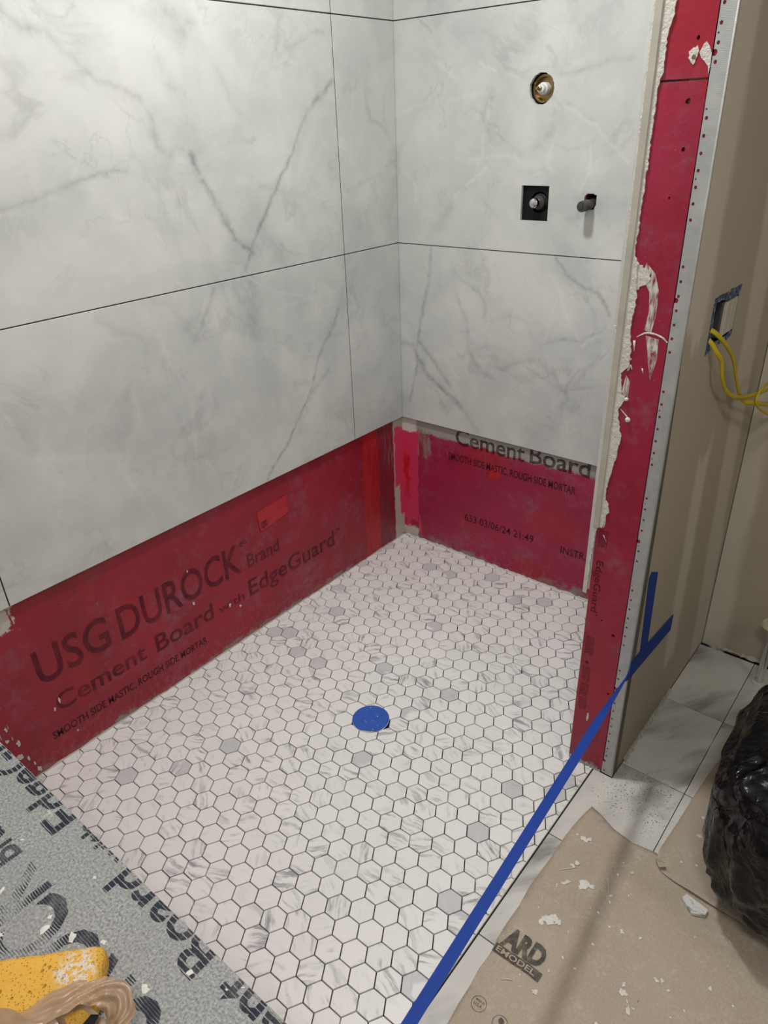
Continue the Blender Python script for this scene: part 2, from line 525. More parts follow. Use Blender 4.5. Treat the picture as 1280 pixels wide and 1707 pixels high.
GREYBARE = (0.30, 0.285, 0.25)
m_red_left = red_board('red_board_side', 1, patches=[
    (-0.235, -0.150, -0.1, 0.60, (0.42, 0.016, 0.016), 0.03, (0.30, 0.55)),
    (-0.150, -0.057, -0.1, 0.60, (0.13, 0.035, 0.045), 0.02, (0.42, 0.62)),
    (-0.115, -0.060, 0.30, 0.60, (0.20, 0.10, 0.11), 0.04, (0.50, 0.66)),
    (-0.057, 0.05, -0.1, 0.60, (0.46, 0.44, 0.39), 0.02, None),
    (-0.052, 0.05, 0.23, 0.475, (0.60, 0.045, 0.115), 0.03, None),
    (-0.022, 0.05, 0.10, 0.26, (0.60, 0.045, 0.115), 0.03, None),
    (-1.62, -1.50, 0.44, 0.60, (0.50, 0.47, 0.42), 0.10, (0.40, 0.44)),
    (-1.67, -1.60, 0.02, 0.28, (0.45, 0.40, 0.36), 0.10, (0.60, 0.63)),
], floor_bare=0.016)
m_red_back = red_board('red_board_back', 0, patches=[
    (-0.05, 1.2, 0.462, 0.60, (0.31, 0.30, 0.27), 0.03, None),
    (0.04, 0.13, 0.36, 0.47, (0.26, 0.17, 0.16), 0.08, (0.40, 0.60)),
    (-0.05, 0.066, 0.452, 0.60, (0.56, 0.54, 0.49), 0.015, None),
    (-0.05, 0.072, 0.075, 0.458, (0.55, 0.030, 0.095), 0.035, None),
    (0.004, 0.030, 0.17, 0.36, (0.48, 0.006, 0.012), 0.07, (0.25, 0.5)),
    (-0.05, 0.088, 0.03, 0.11, (0.55, 0.030, 0.095), 0.03, (0.44, 0.55)),
    (-0.05, 0.072, -0.1, 0.045, (0.50, 0.46, 0.42), 0.03, None),
    (0.385, 0.43, 0.36, 0.405, (0.42, 0.010, 0.012), 0.03, None),
], hue=0.035)
m_red_end = red_board('red_board_end', 0, patches=[], floor_bare=0.02, hue=0.02, specks=0.8)
m_cement_edge = cement_grey('raw_cement_board')
m_hex_one = hex_marble('white_hex_marble', False)
m_hex_rest = hex_marble('white_hex_marble_far', True)
m_floor_marble = floor_marble()
m_kraft = kraft()
m_mortar = mortar('dried_white_mortar')
m_mortar_splash = mortar('white_mortar_splash', (0.80, 0.78, 0.72))
m_mortar_grey = mortar('grey_mortar_bed', (0.07, 0.068, 0.062))
m_grout = Mat('open_joint_bed', 0.9, 0.1)
_p = m_grout.pos()
m_grout.color(m_grout.mix(m_grout.mr(m_grout.noise(_p, 7.0, 4, 0.6), 0.57, 0.64), (0.020, 0.019, 0.018), (0.58, 0.55, 0.50)))
m_grout = m_grout.m
m_steel = galvanised()
m_steel_shaded = simple('shaded_steel', (0.15, 0.14, 0.105), 0.55, 0.5, var=0.3, scale=40)  # side flange's shade put into this darker copy of the bead steel
m_taupe = taupe_wall('taupe_drywall', [
    (1, -0.69, -0.555, 1.11, 2.6, 0.0), (1, -0.36, -0.19, 1.14, 1.42, 0.35),  # first band: pool of light near the bead, put into the colour
    (1, -0.375, -0.29, 0.14, 0.80, -0.06), (1, -0.10, 0.03, -0.1, 1.4, -0.14)])
m_taupe_back = taupe_wall('taupe_drywall_back', [(0, 1.12, 1.24, -0.1, 2.6, 0.0)])
m_plain_wall = simple('pale_wall_paint', (0.62, 0.60, 0.56), 0.7)
m_ceiling = simple('white_ceiling_paint', (0.78, 0.77, 0.75), 0.8)
m_blue = simple('blue_masking_tape', (0.007, 0.042, 0.27), 0.65, var=0.15, scale=60, bump=0.1, spec=0.3)
m_black = simple('black_plastic', (0.004, 0.004, 0.0045), 0.55, spec=0.25)
m_void = simple('dark_cavity', (0.006, 0.006, 0.006), 0.9)
m_brass = simple('aged_brass', (0.33, 0.23, 0.10), 0.35, 0.9)
m_white_plastic = simple('white_plastic', (0.72, 0.71, 0.70), 0.4)
m_chrome = simple('chrome', (0.72, 0.73, 0.74), 0.12, 1.0, var=0.05)
m_pipe = simple('grey_pipe_thread', (0.075, 0.072, 0.068), 0.5, 0.4, var=0.4, scale=90, bump=0.5)
m_cable = simple('yellow_cable_jacket', (0.55, 0.40, 0.012), 0.45)
m_cream = simple('cream_plastic', (0.55, 0.52, 0.38), 0.45)
m_device = simple('beige_device_plastic', (0.50, 0.47, 0.40), 0.5)
_k = Mat('blue_box_plastic', 0.5)
_p = _k.pos()
_c = _k.mix(_k.noise(_p, 60.0, 3), (0.012, 0.045, 0.15), (0.03, 0.10, 0.28))
_c = _k.mix(_k.mr(_k.noise(_p, 95.0, 3, 0.6), 0.52, 0.58), _c, (0.012, 0.014, 0.018))
_k.color(_k.mix(_k.mr(_k.noise(_k.vm('ADD', _p, (2.0, 0, 0)), 110.0, 3, 0.6), 0.57, 0.61), _c, (0.40, 0.36, 0.28)))
m_boxblue = _k.m
m_trim = simple('beige_tile_edge', (0.40, 0.385, 0.325), 0.6, var=0.3, scale=18)
m_ink_red = print_ink('ink_on_red', (0.040, 0.010, 0.018), 0.70, axis=2, period=0.0060, gap=0.10)
m_ink_fine = print_ink('ink_on_red_fine', (0.028, 0.008, 0.014), 0.95)
m_ink_red2 = print_ink('ink_on_red_back', (0.022, 0.008, 0.014), 0.95, axis=2, period=0.0060, gap=0.08)
m_ink_end = print_ink('ink_on_end_board', (0.06, 0.009, 0.016), 0.85)
m_ink_grey = print_ink('ink_on_cement', (0.018, 0.02, 0.032), 1.0, axis=1, period=0.0075, gap=0.1)
m_ink_thin = print_ink('ink_on_cement_thin', (0.018, 0.02, 0.032), 0.95, axis=1, period=0.0036, gap=0.45, rub=4.0)
m_ink_paper = print_ink('ink_on_paper', (0.045, 0.047, 0.043), 0.85, rub=12.0)
m_paper_gap = simple('unprinted_paper', (0.40, 0.325, 0.25), 0.8)

# ---------------------------------------------------------------- large structure
XY = ((0, 0, 0), (1, 0, 0), (0, 1, 0), (0, 0, 1))
F_LEFT = ((0, 0, 0), (0, 1, 0), (0, 0, 1), (1, 0, 0))        # u = y, v = z, out of the wall = +x
F_BACK = ((0, 0, 0), (1, 0, 0), (0, 0, 1), (0, -1, 0))       # u = x, v = z, out of the wall = -y
F_OUT = ((W2, 0, 0), (0, 1, 0), (0, 0, 1), (1, 0, 0))        # outer face of the stub wall

floor = box('floor', (-0.012, -3.0, -0.06), (3.0, 0.014, -0.0065), m_grout)
tag(floor, kind='structure')
ceiling = box('ceiling', (-0.012, -3.0, CEIL), (3.0, 0.014, CEIL + 0.02), m_ceiling)
tag(ceiling, kind='structure')
wall_left = box('wall_left', (-0.0125, -3.0, -0.0065), (0.0, 0.0, CEIL), m_red_left)
tag(wall_left, kind='structure')
# back wall: three openings for the plumbing
H_ROUND = ring(0.510, 1.541, 0.0375, 0.0375, 36, 0.0)
H_SQ = rect(0.4655, 1.2135, 0.5525, 1.3055)
H_STUB = [(0.659, 1.262), (0.668, 1.249), (0.688, 1.249), (0.694, 1.262), (0.694, 1.286), (0.689, 1.286), (0.685, 1.289), (0.666, 1.289), (0.659, 1.281)]
wall_back = prism('wall_back', rect(-0.012, -0.0065, W1 + 0.002, CEIL), [H_ROUND, H_SQ, H_STUB], F_BACK, -0.0125, 0.0, m_red_back)
tag(wall_back, kind='structure')
cav = bmesh.new()
for lo, hi in (((0.40, 0.016, 1.15), (0.75, 0.09, 1.62)),):
    add_box(cav, lo, hi)
cavity = from_bm('stud_bay', cav, m_void, wall_back)
for hl in (ring(0.510, 1.541, 0.0374, n=36), rect(0.4657, 1.2137, 0.5523, 1.3053)):
    cc = [sum(p[0] for p in hl) / len(hl), sum(p[1] for p in hl) / len(hl)]
    prism('hole_liner', hl, [[(cc[0] + (a - cc[0]) * 0.985, cc[1] + (b - cc[1]) * 0.985) for a, b in hl]], F_BACK, -0.0130, 0.0044, m_void, wall_back)
wall_front = box('wall_front', (-0.012, -3.02, -0.06), (3.02, -3.0, CEIL), m_plain_wall)
tag(wall_front, kind='structure')
wall_side = box('wall_side', (3.0, -3.0, -0.06), (3.02, 0.014, CEIL), m_plain_wall)
tag(wall_side, kind='structure')
wall_alcove = box('wall_alcove', (W2 + 0.002, 0.014, -0.06), (3.02, 0.03, CEIL), m_taupe_back)
tag(wall_alcove, kind='structure')
wall_bench = box('wall_bench', (0.0, -2.28, -0.0065), (1.292, -2.18, CEIL), m_plain_wall)
tag(wall_bench, kind='structure')

# ---- stub wall with its end board, steel corner bead and the opening for the switch box
H_BOX = [(-0.517, 1.050), (-0.352, 1.057), (-0.352, 1.157), (-0.517, 1.158)]
wall_right = prism('wall_right', rect(-WD + 0.0125, -0.0065, 0.03, CEIL), [H_BOX], F_OUT, -0.062, 0.0, m_taupe)
tag(wall_right, kind='structure')
box('stud_core', (W1, -WD + 0.0125, -0.0065), (W2 - 0.0625, 0.0, CEIL), m_cement_edge, wall_right)
SEAM = 1.517
for z0, z1 in ((0.006, SEAM - 0.0015), (SEAM + 0.0015, CEIL)):
    holes = [ring(hx, hz, hr, hr * 1.1, 9, 0.25) for hx, hz, hr in ((1.127, 1.572, 0.0035), (1.125, 1.487, 0.004), (1.129, 1.419, 0.0035), (1.117, 1.346, 0.0018),
             (1.100, 0.455, 0.0025), (1.131, 0.425, 0.004), (1.139, 0.255, 0.003)) if z0 < hz < z1]
    prism('end_board', rect(W1, z0, W2 - 0.0015, z1), holes, ((0, -WD + 0.0125, 0), (1, 0, 0), (0, 0, 1), (0, -1, 0)), 0.0005, 0.0125, m_red_end, wall_right)
# corner bead: front flange with its one-inch row of holes, rounded nose, side flange
bead_holes = []
z = 0.013
random.seed(3)
kk = 0
while z < 2.4:
    if kk % 9 not in (5, 6) or z < 0.2:
        bead_holes.append(ring(1.1585, z, 0.0026, 0.003, 8))
        if kk % 4 == 2: bead_holes.append(ring(1.1565, z + 0.0125, 0.0015, 0.0017, 6))
    z += 0.025; kk += 1
for hz in (1.5505, 1.1805, 0.686, 0.282, 0.045):
    bead_holes = [h for h in bead_holes if min(abs(v[1] - hz) for v in h) > 0.004]
    bead_holes.append(ring(1.1555, hz, 0.004, 0.0048, 9))
bead = prism('corner_bead', rect(1.1520, 0.003, W2 - 0.0005, CEIL - 0.01), bead_holes,
             ((0, -WD, 0), (1, 0, 0), (0, 0, 1), (0, -1, 0)), 0.0002, 0.0016, m_steel, wall_right)
side_holes = [ring(-0.655 + random.uniform(-0.003, 0.006), 0.05 + 0.043 * i, 0.0016, 0.003, 6, 0.2) for i in range(24)]
prism('bead_side_flange', [(-WD - 0.0012, 0.003), (-0.641, 0.003), (-0.6435, 0.55), (-0.651, 0.85), (-0.659, 1.02), (-0.6655, 1.09), (-WD - 0.0012, 1.09)],
      side_holes[:18], F_OUT, 0.0003, 0.0014, m_steel_shaded, wall_right)
sweep('bead_nose', [(W2, -WD - 0.0008, 0.003), (W2, -WD - 0.0008, 1.2), (W2, -WD - 0.0008, CEIL - 0.01)], 0.0021, m_steel, wall_right, seg=8, samples=1)

# ---------------------------------------------------------------- wall tiles
VEINS = {
'LU': [([(-1.184,1.689),(-1.155,1.661),(-1.112,1.656),(-1.089,1.633),(-1.052,1.605),(-1.015,1.58),(-0.967,1.561),(-0.916,1.54),(-0.898,1.509),(-0.892,1.458),(-0.891,1.445),(-0.864,1.427),(-0.825,1.442),(-0.8,1.428)],0.016,0.55),([(-0.8,1.428),(-0.786,1.379),(-0.756,1.333),(-0.73,1.279),(-0.703,1.222),(-0.669,1.198),(-0.649,1.183)],0.014,0.9),([(-1.044,1.608),(-0.994,1.575),(-0.917,1.534),(-0.858,1.496),(-0.808,1.482),(-0.79,1.434)],0.045,0.35),([(-0.85,1.613),(-0.827,1.559),(-0.797,1.488),(-0.771,1.433),(-0.757,1.405)],0.03,0.35),([(-0.288,1.581),(-0.369,1.532),(-0.417,1.491),(-0.454,1.435),(-0.504,1.376),(-0.547,1.324),(-0.59,1.265),(-0.64,1.202),(-0.677,1.146)],0.01,0.75),([(-0.417,1.491),(-0.454,1.435),(-0.482,1.405)],0.025,0.35),([(-1.284,1.345),(-1.242,1.356),(-1.183,1.372),(-1.124,1.383),(-1.052,1.399),(-0.98,1.404)],0.008,0.55),([(-0.858,1.723),(-0.821,1.709),(-0.798,1.699),(-0.769,1.674)],0.045,0.5),([(-0.794,1.716),(-0.781,1.7),(-0.748,1.69)],0.02,0.5),([(-0.75,1.678),(-0.721,1.642),(-0.684,1.586),(-0.663,1.54),(-0.633,1.505)],0.014,0.35),([(-0.711,1.438),(-0.67,1.443),(-0.595,1.448)],0.012,0.4),([(-0.455,1.646),(-0.419,1.661),(-0.369,1.684),(-0.314,1.69)],0.01,0.5),([(-0.595,1.343),(-0.546,1.328)],0.012,0.5),([(-0.699,1.214),(-0.602,1.185),(-0.523,1.149)],0.05,0.4),([(-0.473,1.244),(-0.428,1.196),(-0.42,1.152)],0.025,0.3),([(-0.253,1.3),(-0.038,1.357)],0.03,-0.0),([(-1.121,1.395),(-1.076,1.441)],0.006,-0.4),([(-0.865,1.424),(-0.803,1.414),(-0.756,1.412)],0.01,-0.3)],
'LL': [([(-0.328,0.965),(-0.378,0.896),(-0.428,0.838),(-0.476,0.737),(-0.533,0.67),(-0.613,0.59),(-0.691,0.522)],0.009,0.75),([(-0.39,0.787),(-0.452,0.751),(-0.485,0.719)],0.014,0.6),([(-0.539,0.786),(-0.465,0.765)],0.018,0.4),([(-0.328,0.965),(-0.299,1.028)],0.008,0.4),([(-0.792,1.114),(-0.822,1.062),(-0.866,0.997)],0.01,0.6),([(-0.89,1.027),(-0.865,1.001)],0.03,0.55),([(-0.98,1.12),(-0.928,1.083),(-0.879,1.033)],0.03,0.45),([(-0.687,1.154),(-0.654,1.081),(-0.674,1.025),(-0.667,0.961)],0.04,0.5),([(-0.647,1.123),(-0.702,1.064)],0.03,0.3),([(-0.68,1.128),(-0.585,1.065),(-0.487,1.038),(-0.441,1.025)],0.006,-0.5),([(-0.579,1.015),(-0.462,1.02),(-0.321,1.032)],0.006,-0.5),([(-0.456,0.962),(-0.353,1.0)],0.006,-0.4),([(-1.332,0.91),(-1.238,0.918),(-1.105,0.91)],0.11,0.33),([(-1.105,0.91),(-1.113,0.838),(-1.201,0.834),(-1.312,0.872)],0.1,0.33),([(-1.367,0.837),(-1.29,0.808),(-1.189,0.78),(-1.131,0.758),(-1.077,0.835),(-1.078,0.91)],0.016,-0.5),([(-1.16,0.752),(-1.127,0.657),(-1.085,0.534)],0.01,-0.4),([(-1.347,0.655),(-1.314,0.751),(-1.326,0.822)],0.012,-0.4),([(-1.416,0.893),(-1.367,0.837)],0.012,-0.4),([(-0.947,0.691),(-0.949,0.574),(-0.98,0.527)],0.06,0.2),([(-0.681,0.757),(-0.658,0.563),(-0.786,0.57)],0.12,0.2),([(-0.986,1.032),(-0.916,0.846),(-0.941,0.611)],0.012,-0.3)],
'LC': [([(-0.022,1.356),(-0.253,1.3)],0.012,0.3),([(-0.069,1.358),(-0.013,1.373)],0.01,0.5),([(-0.191,1.7),(-0.201,1.586),(-0.23,1.401)],0.008,-0.3),([(-0.106,1.735),(-0.069,1.644)],0.02,0.25),([(-0.021,1.186),(-0.148,1.328)],0.008,-0.2)],
'LC2': [([(-0.193,0.908),(-0.15,0.813),(-0.206,0.727),(-0.126,0.636)],0.03,-0.35),([(-0.125,0.947),(-0.063,0.826)],0.05,0.4),([(-0.215,0.828),(-0.096,0.855)],0.012,-0.3),([(-0.241,0.703),(-0.138,0.732)],0.05,0.25)],
'VU': [([(0.563,1.572),(0.611,1.574),(0.668,1.584),(0.711,1.593),(0.75,1.592)],0.012,0.45),([(0.576,1.499),(0.62,1.478),(0.672,1.447),(0.724,1.401),(0.769,1.366)],0.008,-0.6),([(0.575,1.501),(0.62,1.482),(0.658,1.462)],0.012,0.3),([(0.312,1.613),(0.368,1.589)],0.007,-0.7),([(0.019,1.492),(0.094,1.518),(0.189,1.528),(0.342,1.539)],0.01,-0.5),([(0.078,1.507),(0.118,1.523),(0.196,1.525)],0.02,0.3),([(0.35,1.513),(0.332,1.428),(0.327,1.383)],0.008,-0.6),([(0.356,1.554),(0.344,1.503),(0.338,1.46)],0.02,0.3),([(0.282,1.372),(0.413,1.383),(0.49,1.361),(0.543,1.366),(0.558,1.34)],0.01,-0.6),([(0.5,1.399),(0.537,1.429),(0.567,1.454)],0.03,0.4),([(0.568,1.444),(0.542,1.372),(0.504,1.356)],0.014,-0.5),([(0.238,1.266),(0.284,1.309),(0.343,1.35)],0.008,-0.7),([(0.165,1.176),(0.222,1.247)],0.022,0.45),([(0.105,1.734),(0.151,1.696)],0.006,0.5),([(0.04,1.349),(0.082,1.3),(0.09,1.256)],0.01,-0.5),([(0.415,1.469),(0.418,1.421),(0.461,1.388)],0.03,0.3),([(0.301,1.727),(0.351,1.66)],0.04,0.25),([(0.665,1.402),(0.665,1.341),(0.645,1.298)],0.008,-0.5),([(0.135,1.646),(0.248,1.576)],0.01,-0.5),([(0.594,1.226),(0.646,1.222)],0.012,0.3),([(0.747,1.487),(0.776,1.439)],0.012,0.25),([(0.131,1.136),(0.157,1.189)],0.012,0.3)],
'VL': [([(0.147,1.118),(0.139,1.025),(0.114,0.927),(0.092,0.837),(0.082,0.76),(0.086,0.718),(0.048,0.579)],0.009,0.6),([(0.022,0.793),(0.07,0.786),(0.086,0.746),(0.129,0.697),(0.188,0.657),(0.238,0.631),(0.275,0.603)],0.014,0.75),([(0.091,0.81),(0.146,0.756),(0.188,0.714),(0.229,0.672)],0.012,0.6),([(0.593,1.117),(0.627,1.073),(0.673,1.045),(0.722,1.033),(0.749,1.004),(0.769,0.979)],0.009,0.7),([(0.607,1.099),(0.641,1.061)],0.02,0.4),([(0.569,0.866),(0.601,0.879),(0.645,0.888),(0.683,0.888),(0.723,0.914),(0.762,0.939)],0.01,0.6),([(0.69,0.877),(0.724,0.905),(0.773,0.946)],0.008,-0.7),([(0.574,0.878),(0.593,0.969),(0.614,1.023)],0.01,-0.4),([(0.232,1.058),(0.271,1.025),(0.331,0.994),(0.361,0.955),(0.355,0.923)],0.011,0.5),([(0.383,0.774),(0.421,0.76),(0.463,0.787),(0.552,0.814)],0.014,0.5),([(0.601,0.791),(0.625,0.745),(0.653,0.731)],0.014,0.5),([(0.547,1.061),(0.578,1.064),(0.614,1.017),(0.638,0.963),(0.683,0.888)],0.01,-0.5),([(0.694,1.014),(0.723,0.973),(0.733,0.93)],0.012,0.45),([(0.249,0.979),(0.289,0.902),(0.298,0.833),(0.374,0.818)],0.014,0.45),([(0.298,0.82),(0.323,0.764),(0.385,0.734)],0.011,0.5),([(0.163,0.772),(0.22,0.754),(0.261,0.699)],0.01,-0.5),([(0.363,0.905),(0.434,0.933),(0.503,0.929),(0.534,0.879)],0.01,0.4),([(0.498,0.793),(0.612,0.743),(0.64,0.729),(0.764,0.77)],0.008,0.45),([(0.279,0.611),(0.313,0.56),(0.338,0.53)],0.02,0.4),([(0.171,0.64),(0.222,0.57)],0.009,0.4),([(0.187,1.004),(0.218,1.026),(0.27,1.061)],0.04,0.35),([(0.543,0.934),(0.572,0.908),(0.537,0.83)],0.05,0.3),([(0.05,1.068),(0.099,1.015)],0.06,-0.3),([(0.697,0.867),(0.726,0.888),(0.754,0.904)],0.02,0.35),([(0.29,0.845),(0.35,0.872),(0.378,0.913)],0.012,-0.4),([(0.397,0.796),(0.455,0.811),(0.47,0.794)],0.03,0.3)],
}

mv = {}
for key in VEINS:
    mv[key] = marble('polished_marble_' + key.lower(), VEINS[key], 1 if key[0] == 'L' else 0, 0)
m_marble_plain = marble('polished_marble_plain', [], 1, 0)
J = 0.0015
cols = [(-0.0165, -0.2815 + J), (-0.2815 - J, -1.5035 + J), (-1.5035 - J, -2.18)]
rows = [(TB, TM - J), (TM + J, TM + TH - J), (TM + TH + J, CEIL - 0.02)]
keys = {(0, 0): 'LC2', (0, 1): 'LC', (1, 0): 'LL', (1, 1): 'LU'}
for i, (y1, y0) in enumerate(cols):
    for jx, (z0, z1) in enumerate(rows):
        box('wall_tile', (0.0045, y0, z0), (0.014, y1, z1), mv.get(keys.get((i, jx)), m_marble_plain), wall_left, bevel=0.0006, seg=1)
for yj in (-0.2815, -1.5035):
    box('joint_shade_strip', (0.004, yj - 0.0013, TB + 0.002), (0.0128, yj + 0.0013, CEIL - 0.03), m_void, wall_left)  # black strip fills the joint and stands in for its shade
box('mortar_bed', (0.0, -2.178, TB + 0.004), (0.0045, -0.0005, CEIL - 0.03), m_mortar_grey, wall_left)
for jx, (z0, z1) in enumerate(rows):
    hs = []
    if jx == 1:
        hs = [ring(0.510, 1.541, 0.0365, 0.037, 44, 0.025), [(a + random.uniform(-1, 1) * 0.0006, b + random.uniform(-1, 1) * 0.0006) for a, b in H_SQ], H_STUB]
    prism('wall_tile', rect(0.0015, z0, 1.0445, z1), hs, F_BACK, 0.0045, 0.014, mv[('VL', 'VU', 'VU')[jx]], wall_back)
    # tiles on the inner face of the stub wall: their cut edges face the room
    box('wall_tile', (1.046, -WD + 0.001, z0), (1.0535, -0.0145, z1), m_marble_plain, wall_right, bevel=0.0005, seg=1)
bed = prism('mortar_bed', rect(0.0045, TB + 0.006, 1.0445, CEIL - 0.03), [ring(0.510, 1.541, 0.041, 0.041, 36), rect(0.462, 1.21, 0.556, 1.309), [(a + (0.004 if a > .675 else -.004), b + (0.004 if b > 1.268 else -0.004)) for a, b in H_STUB]],
            F_BACK, 0.0, 0.0045, m_mortar_grey, wall_back)
box('mortar_bed', (1.0537, -WD + 0.002, TB + 0.012), (W1, -0.0145, CEIL - 0.02), m_mortar, wall_right)
# narrow edge strip set over the joint, and the mortar squeezed out on both sides of it
box('edge_strip', (1.0545, -WD - 0.0050, 0.690), (1.0675, -WD + 0.0018, CEIL - 0.02), m_trim, wall_right, bevel=0.001)
random.seed(11)
def ragged(name, zs, xl, xr, depth, mat, parent, y=-WD, jag=0.003, step=0.006):
    """smear of mortar on the end board with a torn right edge; xr(z) gives its reach"""
    L, R_ = [], []
    z = zs[0]
    while z < zs[1]:
        L.append((xl(z), z)); R_.append((xr(z) + random.uniform(-jag, jag), z)); z += step
    poly = R_ + L[::-1]
    return prism(name, poly, [], ((0, y, 0), (1, 0, 0), (0, 0, 1), (0, -1, 0)), 0.0001, depth, mat, parent, back=False)
def interp(tab):
    def f(z):
        for (z0, a), (z1, b) in zip(tab, tab[1:]):
            if z0 <= z <= z1: return a + (b - a) * (z - z0) / (z1 - z0)
        return tab[-1][1] if z > tab[-1][0] else tab[0][1]
    return f
reach = interp([(0.69, 1.074), (0.71, 1.077), (0.725, 1.079), (0.735, 1.086), (0.75, 1.081), (0.766, 1.0715), (0.80, 1.076), (0.833, 1.080), (0.87, 1.086), (0.904, 1.0895),
                (0.94, 1.080), (0.96, 1.077), (0.975, 1.082), (0.986, 1.092), (0.992, 1.080), (1.035, 1.0735), (1.048, 1.086), (1.08, 1.087), (1.11, 1.082),
                (1.14, 1.081), (1.165, 1.084), (1.185, 1.084), (1.21, 1.079), (1.237, 1.080), (1.253, 1.0705), (1.30, 1.0725), (1.36, 1.0730), (1.40, 1.0745), (1.44, 1.0735),
                (1.49, 1.0745), (1.505, 1.0740), (1.53, 1.0795), (1.58, 1.0800), (1.61, 1.0865), (1.70, 1.088), (2.4, 1.088)])
ragged('mortar_smear', (0.692, 2.2), lambda z: 1.0665, reach, 0.0026, m_mortar, wall_right, jag=0.0014, step=0.0045)
thin = interp([(0.515, 1.0475), (2.2, 1.0475)])
ragged('mortar_smear', (0.515, 2.2), lambda z: 1.0525, interp([(0.515, 1.0565), (0.6, 1.058), (0.66, 1.061), (0.69, 1.062), (0.8, 1.056), (2.2, 1.0560)]), 0.0030, m_mortar, wall_right, jag=0.0015)
ragged('mortar_smear', (1.19, 1.236), lambda z: 1.079, interp([(1.19, 1.083), (1.20, 1.094), (1.212, 1.106), (1.225, 1.102), (1.236, 1.084)]), 0.0009, m_mortar, wall_right, jag=0.004, step=0.003)
for pts, wd in (([(1.094, 1.107), (1.112, 1.117), (1.137, 1.114), (1.152, 1.104)], 0.0018), ([(1.150, 1.106), (1.158, 1.102), (1.156, 1.095)], 0.0022),
                ([(1.080, 0.963), (1.094, 0.951), (1.098, 0.946)], 0.0016), ([(1.078, 0.735), (1.0775, 0.70), (1.0755, 0.693)], 0.002),
                ([(1.097, 0.170), (1.098, 0.155), (1.096, 0.142)], 0.0032), ([(1.079, 0.615 + 0.06), (1.087, 0.66)], 0.001), ([(1.152, 0.742), (1.158, 0.735)], 0.002),
                ([(1.082, 1.060), (1.090, 1.066)], 0.003), ([(1.085, 1.04), (1.088, 1.052), (1.093, 1.045)], 0.0025), ([(1.112, 1.05), (1.115, 1.04)], 0.0015), ([(1.09, 1.1), (1.092, 1.08)], 0.0025)):
    o_ = sweep('mortar_smear', [(a, -WD - 0.0003, b) for a, b in pts], [wd * 0.5] + [wd] * (len(pts) - 2) + [wd * 0.35] if len(pts) > 2 else [wd, wd * 0.4], m_mortar, wall_right, seg=8, samples=5)
    for v in o_.data.vertices:
        v.co.y = -WD - 0.0003 + (v.co.y + WD + 0.0003) * 0.35
        v.co.x += mnoise.noise(v.co * 300) * wd * 0.5; v.co.z += mnoise.noise(v.co * 260 + Vector((5, 0, 0))) * wd * 0.5
def scrape_mat():
    k = Mat('scraped_mortar_film', 0.85, 0.15)
    p = k.pos()
    k.color(k.mix(k.noise(p, 50.0, 3), (0.50, 0.48, 0.45), (0.68, 0.66, 0.61)))
    st_ = k.noise(k.vm('MULTIPLY', p, (260.0, 1.0, 40.0)), 1.0, 4, 0.6)
    k.alpha(k.mr(k.math('MULTIPLY_ADD', k.noise(p, 55.0, 3), 0.6, st_), 0.62, 0.92))
    return k.m
m_scrape = scrape_mat()
F_END = ((0, -WD, 0), (1, 0, 0), (0, 0, 1), (0, -1, 0))
for poly in ([(1.094, 1.240), (1.112, 1.222), (1.122, 1.195), (1.124, 1.150), (1.119, 1.118), (1.106, 1.122), (1.110, 1.155), (1.106, 1.190), (1.096, 1.205), (1.086, 1.208)],
             [(1.110, 1.112), (1.135, 1.108), (1.137, 1.07), (1.130, 1.03), (1.122, 1.06), (1.116, 1.09)],
             [(1.092, 1.02), (1.083, 1.033), (1.079, 1.0), (1.084, 0.985), (1.092, 0.99)]):
    prism('mortar_film', poly[::-1], [], F_END, 0.0001, 0.0005, m_scrape, wall_right, back=False)
random.seed(13)
for poly in (ring(1.1235, 1.550, 0.0075, 0.0115, 18, 0.28), [(1.1325, 1.552), (1.137, 1.563), (1.141, 1.566), (1.146, 1.560), (1.151, 1.550), (1.1515, 1.535), (1.1505, 1.522), (1.1485, 1.533), (1.142, 1.540), (1.136, 1.545)]):
    prism('mortar_smear', poly, [], F_END, 0.0001, 0.0010, m_mortar, wall_right, back=False)
prism('screw_head', ring(1.1245, 1.547, 0.0032, n=10), [], F_END, 0.0010, 0.0014, m_steel_shaded, wall_right, back=False)
for bx_, bz_, br in ((1.098, 0.944, 0.0055), (1.0905, 0.985, 0.004)):
    o_ = lathe('mortar_smear', [(0, 0.006), (br * 0.6, 0.005), (br, 0.001), (br * 0.9, -0.001)], (bx_, -WD, bz_), (0, -1, 0), m_mortar, wall_right, seg=12)

# ---------------------------------------------------------------- printing on the boards
def on_left(s, y0, y1, zb, zc, mat=None, bold=0.014):
    return lettering(s, (0.0004, y0, zb), (0, y1 - y0, 0), (0, 0, zc - zb), mat or m_ink_red, wall_left, bold=bold)
on_left('USG', -1.492, -1.288, 0.254, 0.356)
on_left('DUROCK', -1.258, -0.829, 0.251, 0.353)
on_left('\u00ae', -0.824, -0.795, 0.334, 0.352)
on_left('Brand', -0.803, -0.667, 0.249, 0.297)
on_left('Cement', -1.471, -1.200, 0.150, 0.204)
on_left('Board', -1.166, -0.957, 0.147, 0.205)
on_left('with', -0.938, -0.834, 0.148, 0.178)
on_left('EdgeGuard', -0.813, -0.409, 0.145, 0.205)
on_left('TM', -0.404, -0.378, 0.192, 0.205)
on_left('SMOOTH SIDE MASTIC, ROUGH SIDE MORTAR', -1.503, -0.998, 0.077, 0.1005, m_ink_fine, 0.017)
def on_back(s, x0, x1, zb, zc, mat=None, bold=0.014):
    return lettering(s, (x0, -0.0004, zb), (x1 - x0, 0, 0), (0, 0, zc - zb), mat or m_ink_red2, wall_back, bold=bold)
on_back('Cement', 0.243, 0.522, 0.453, 0.513)
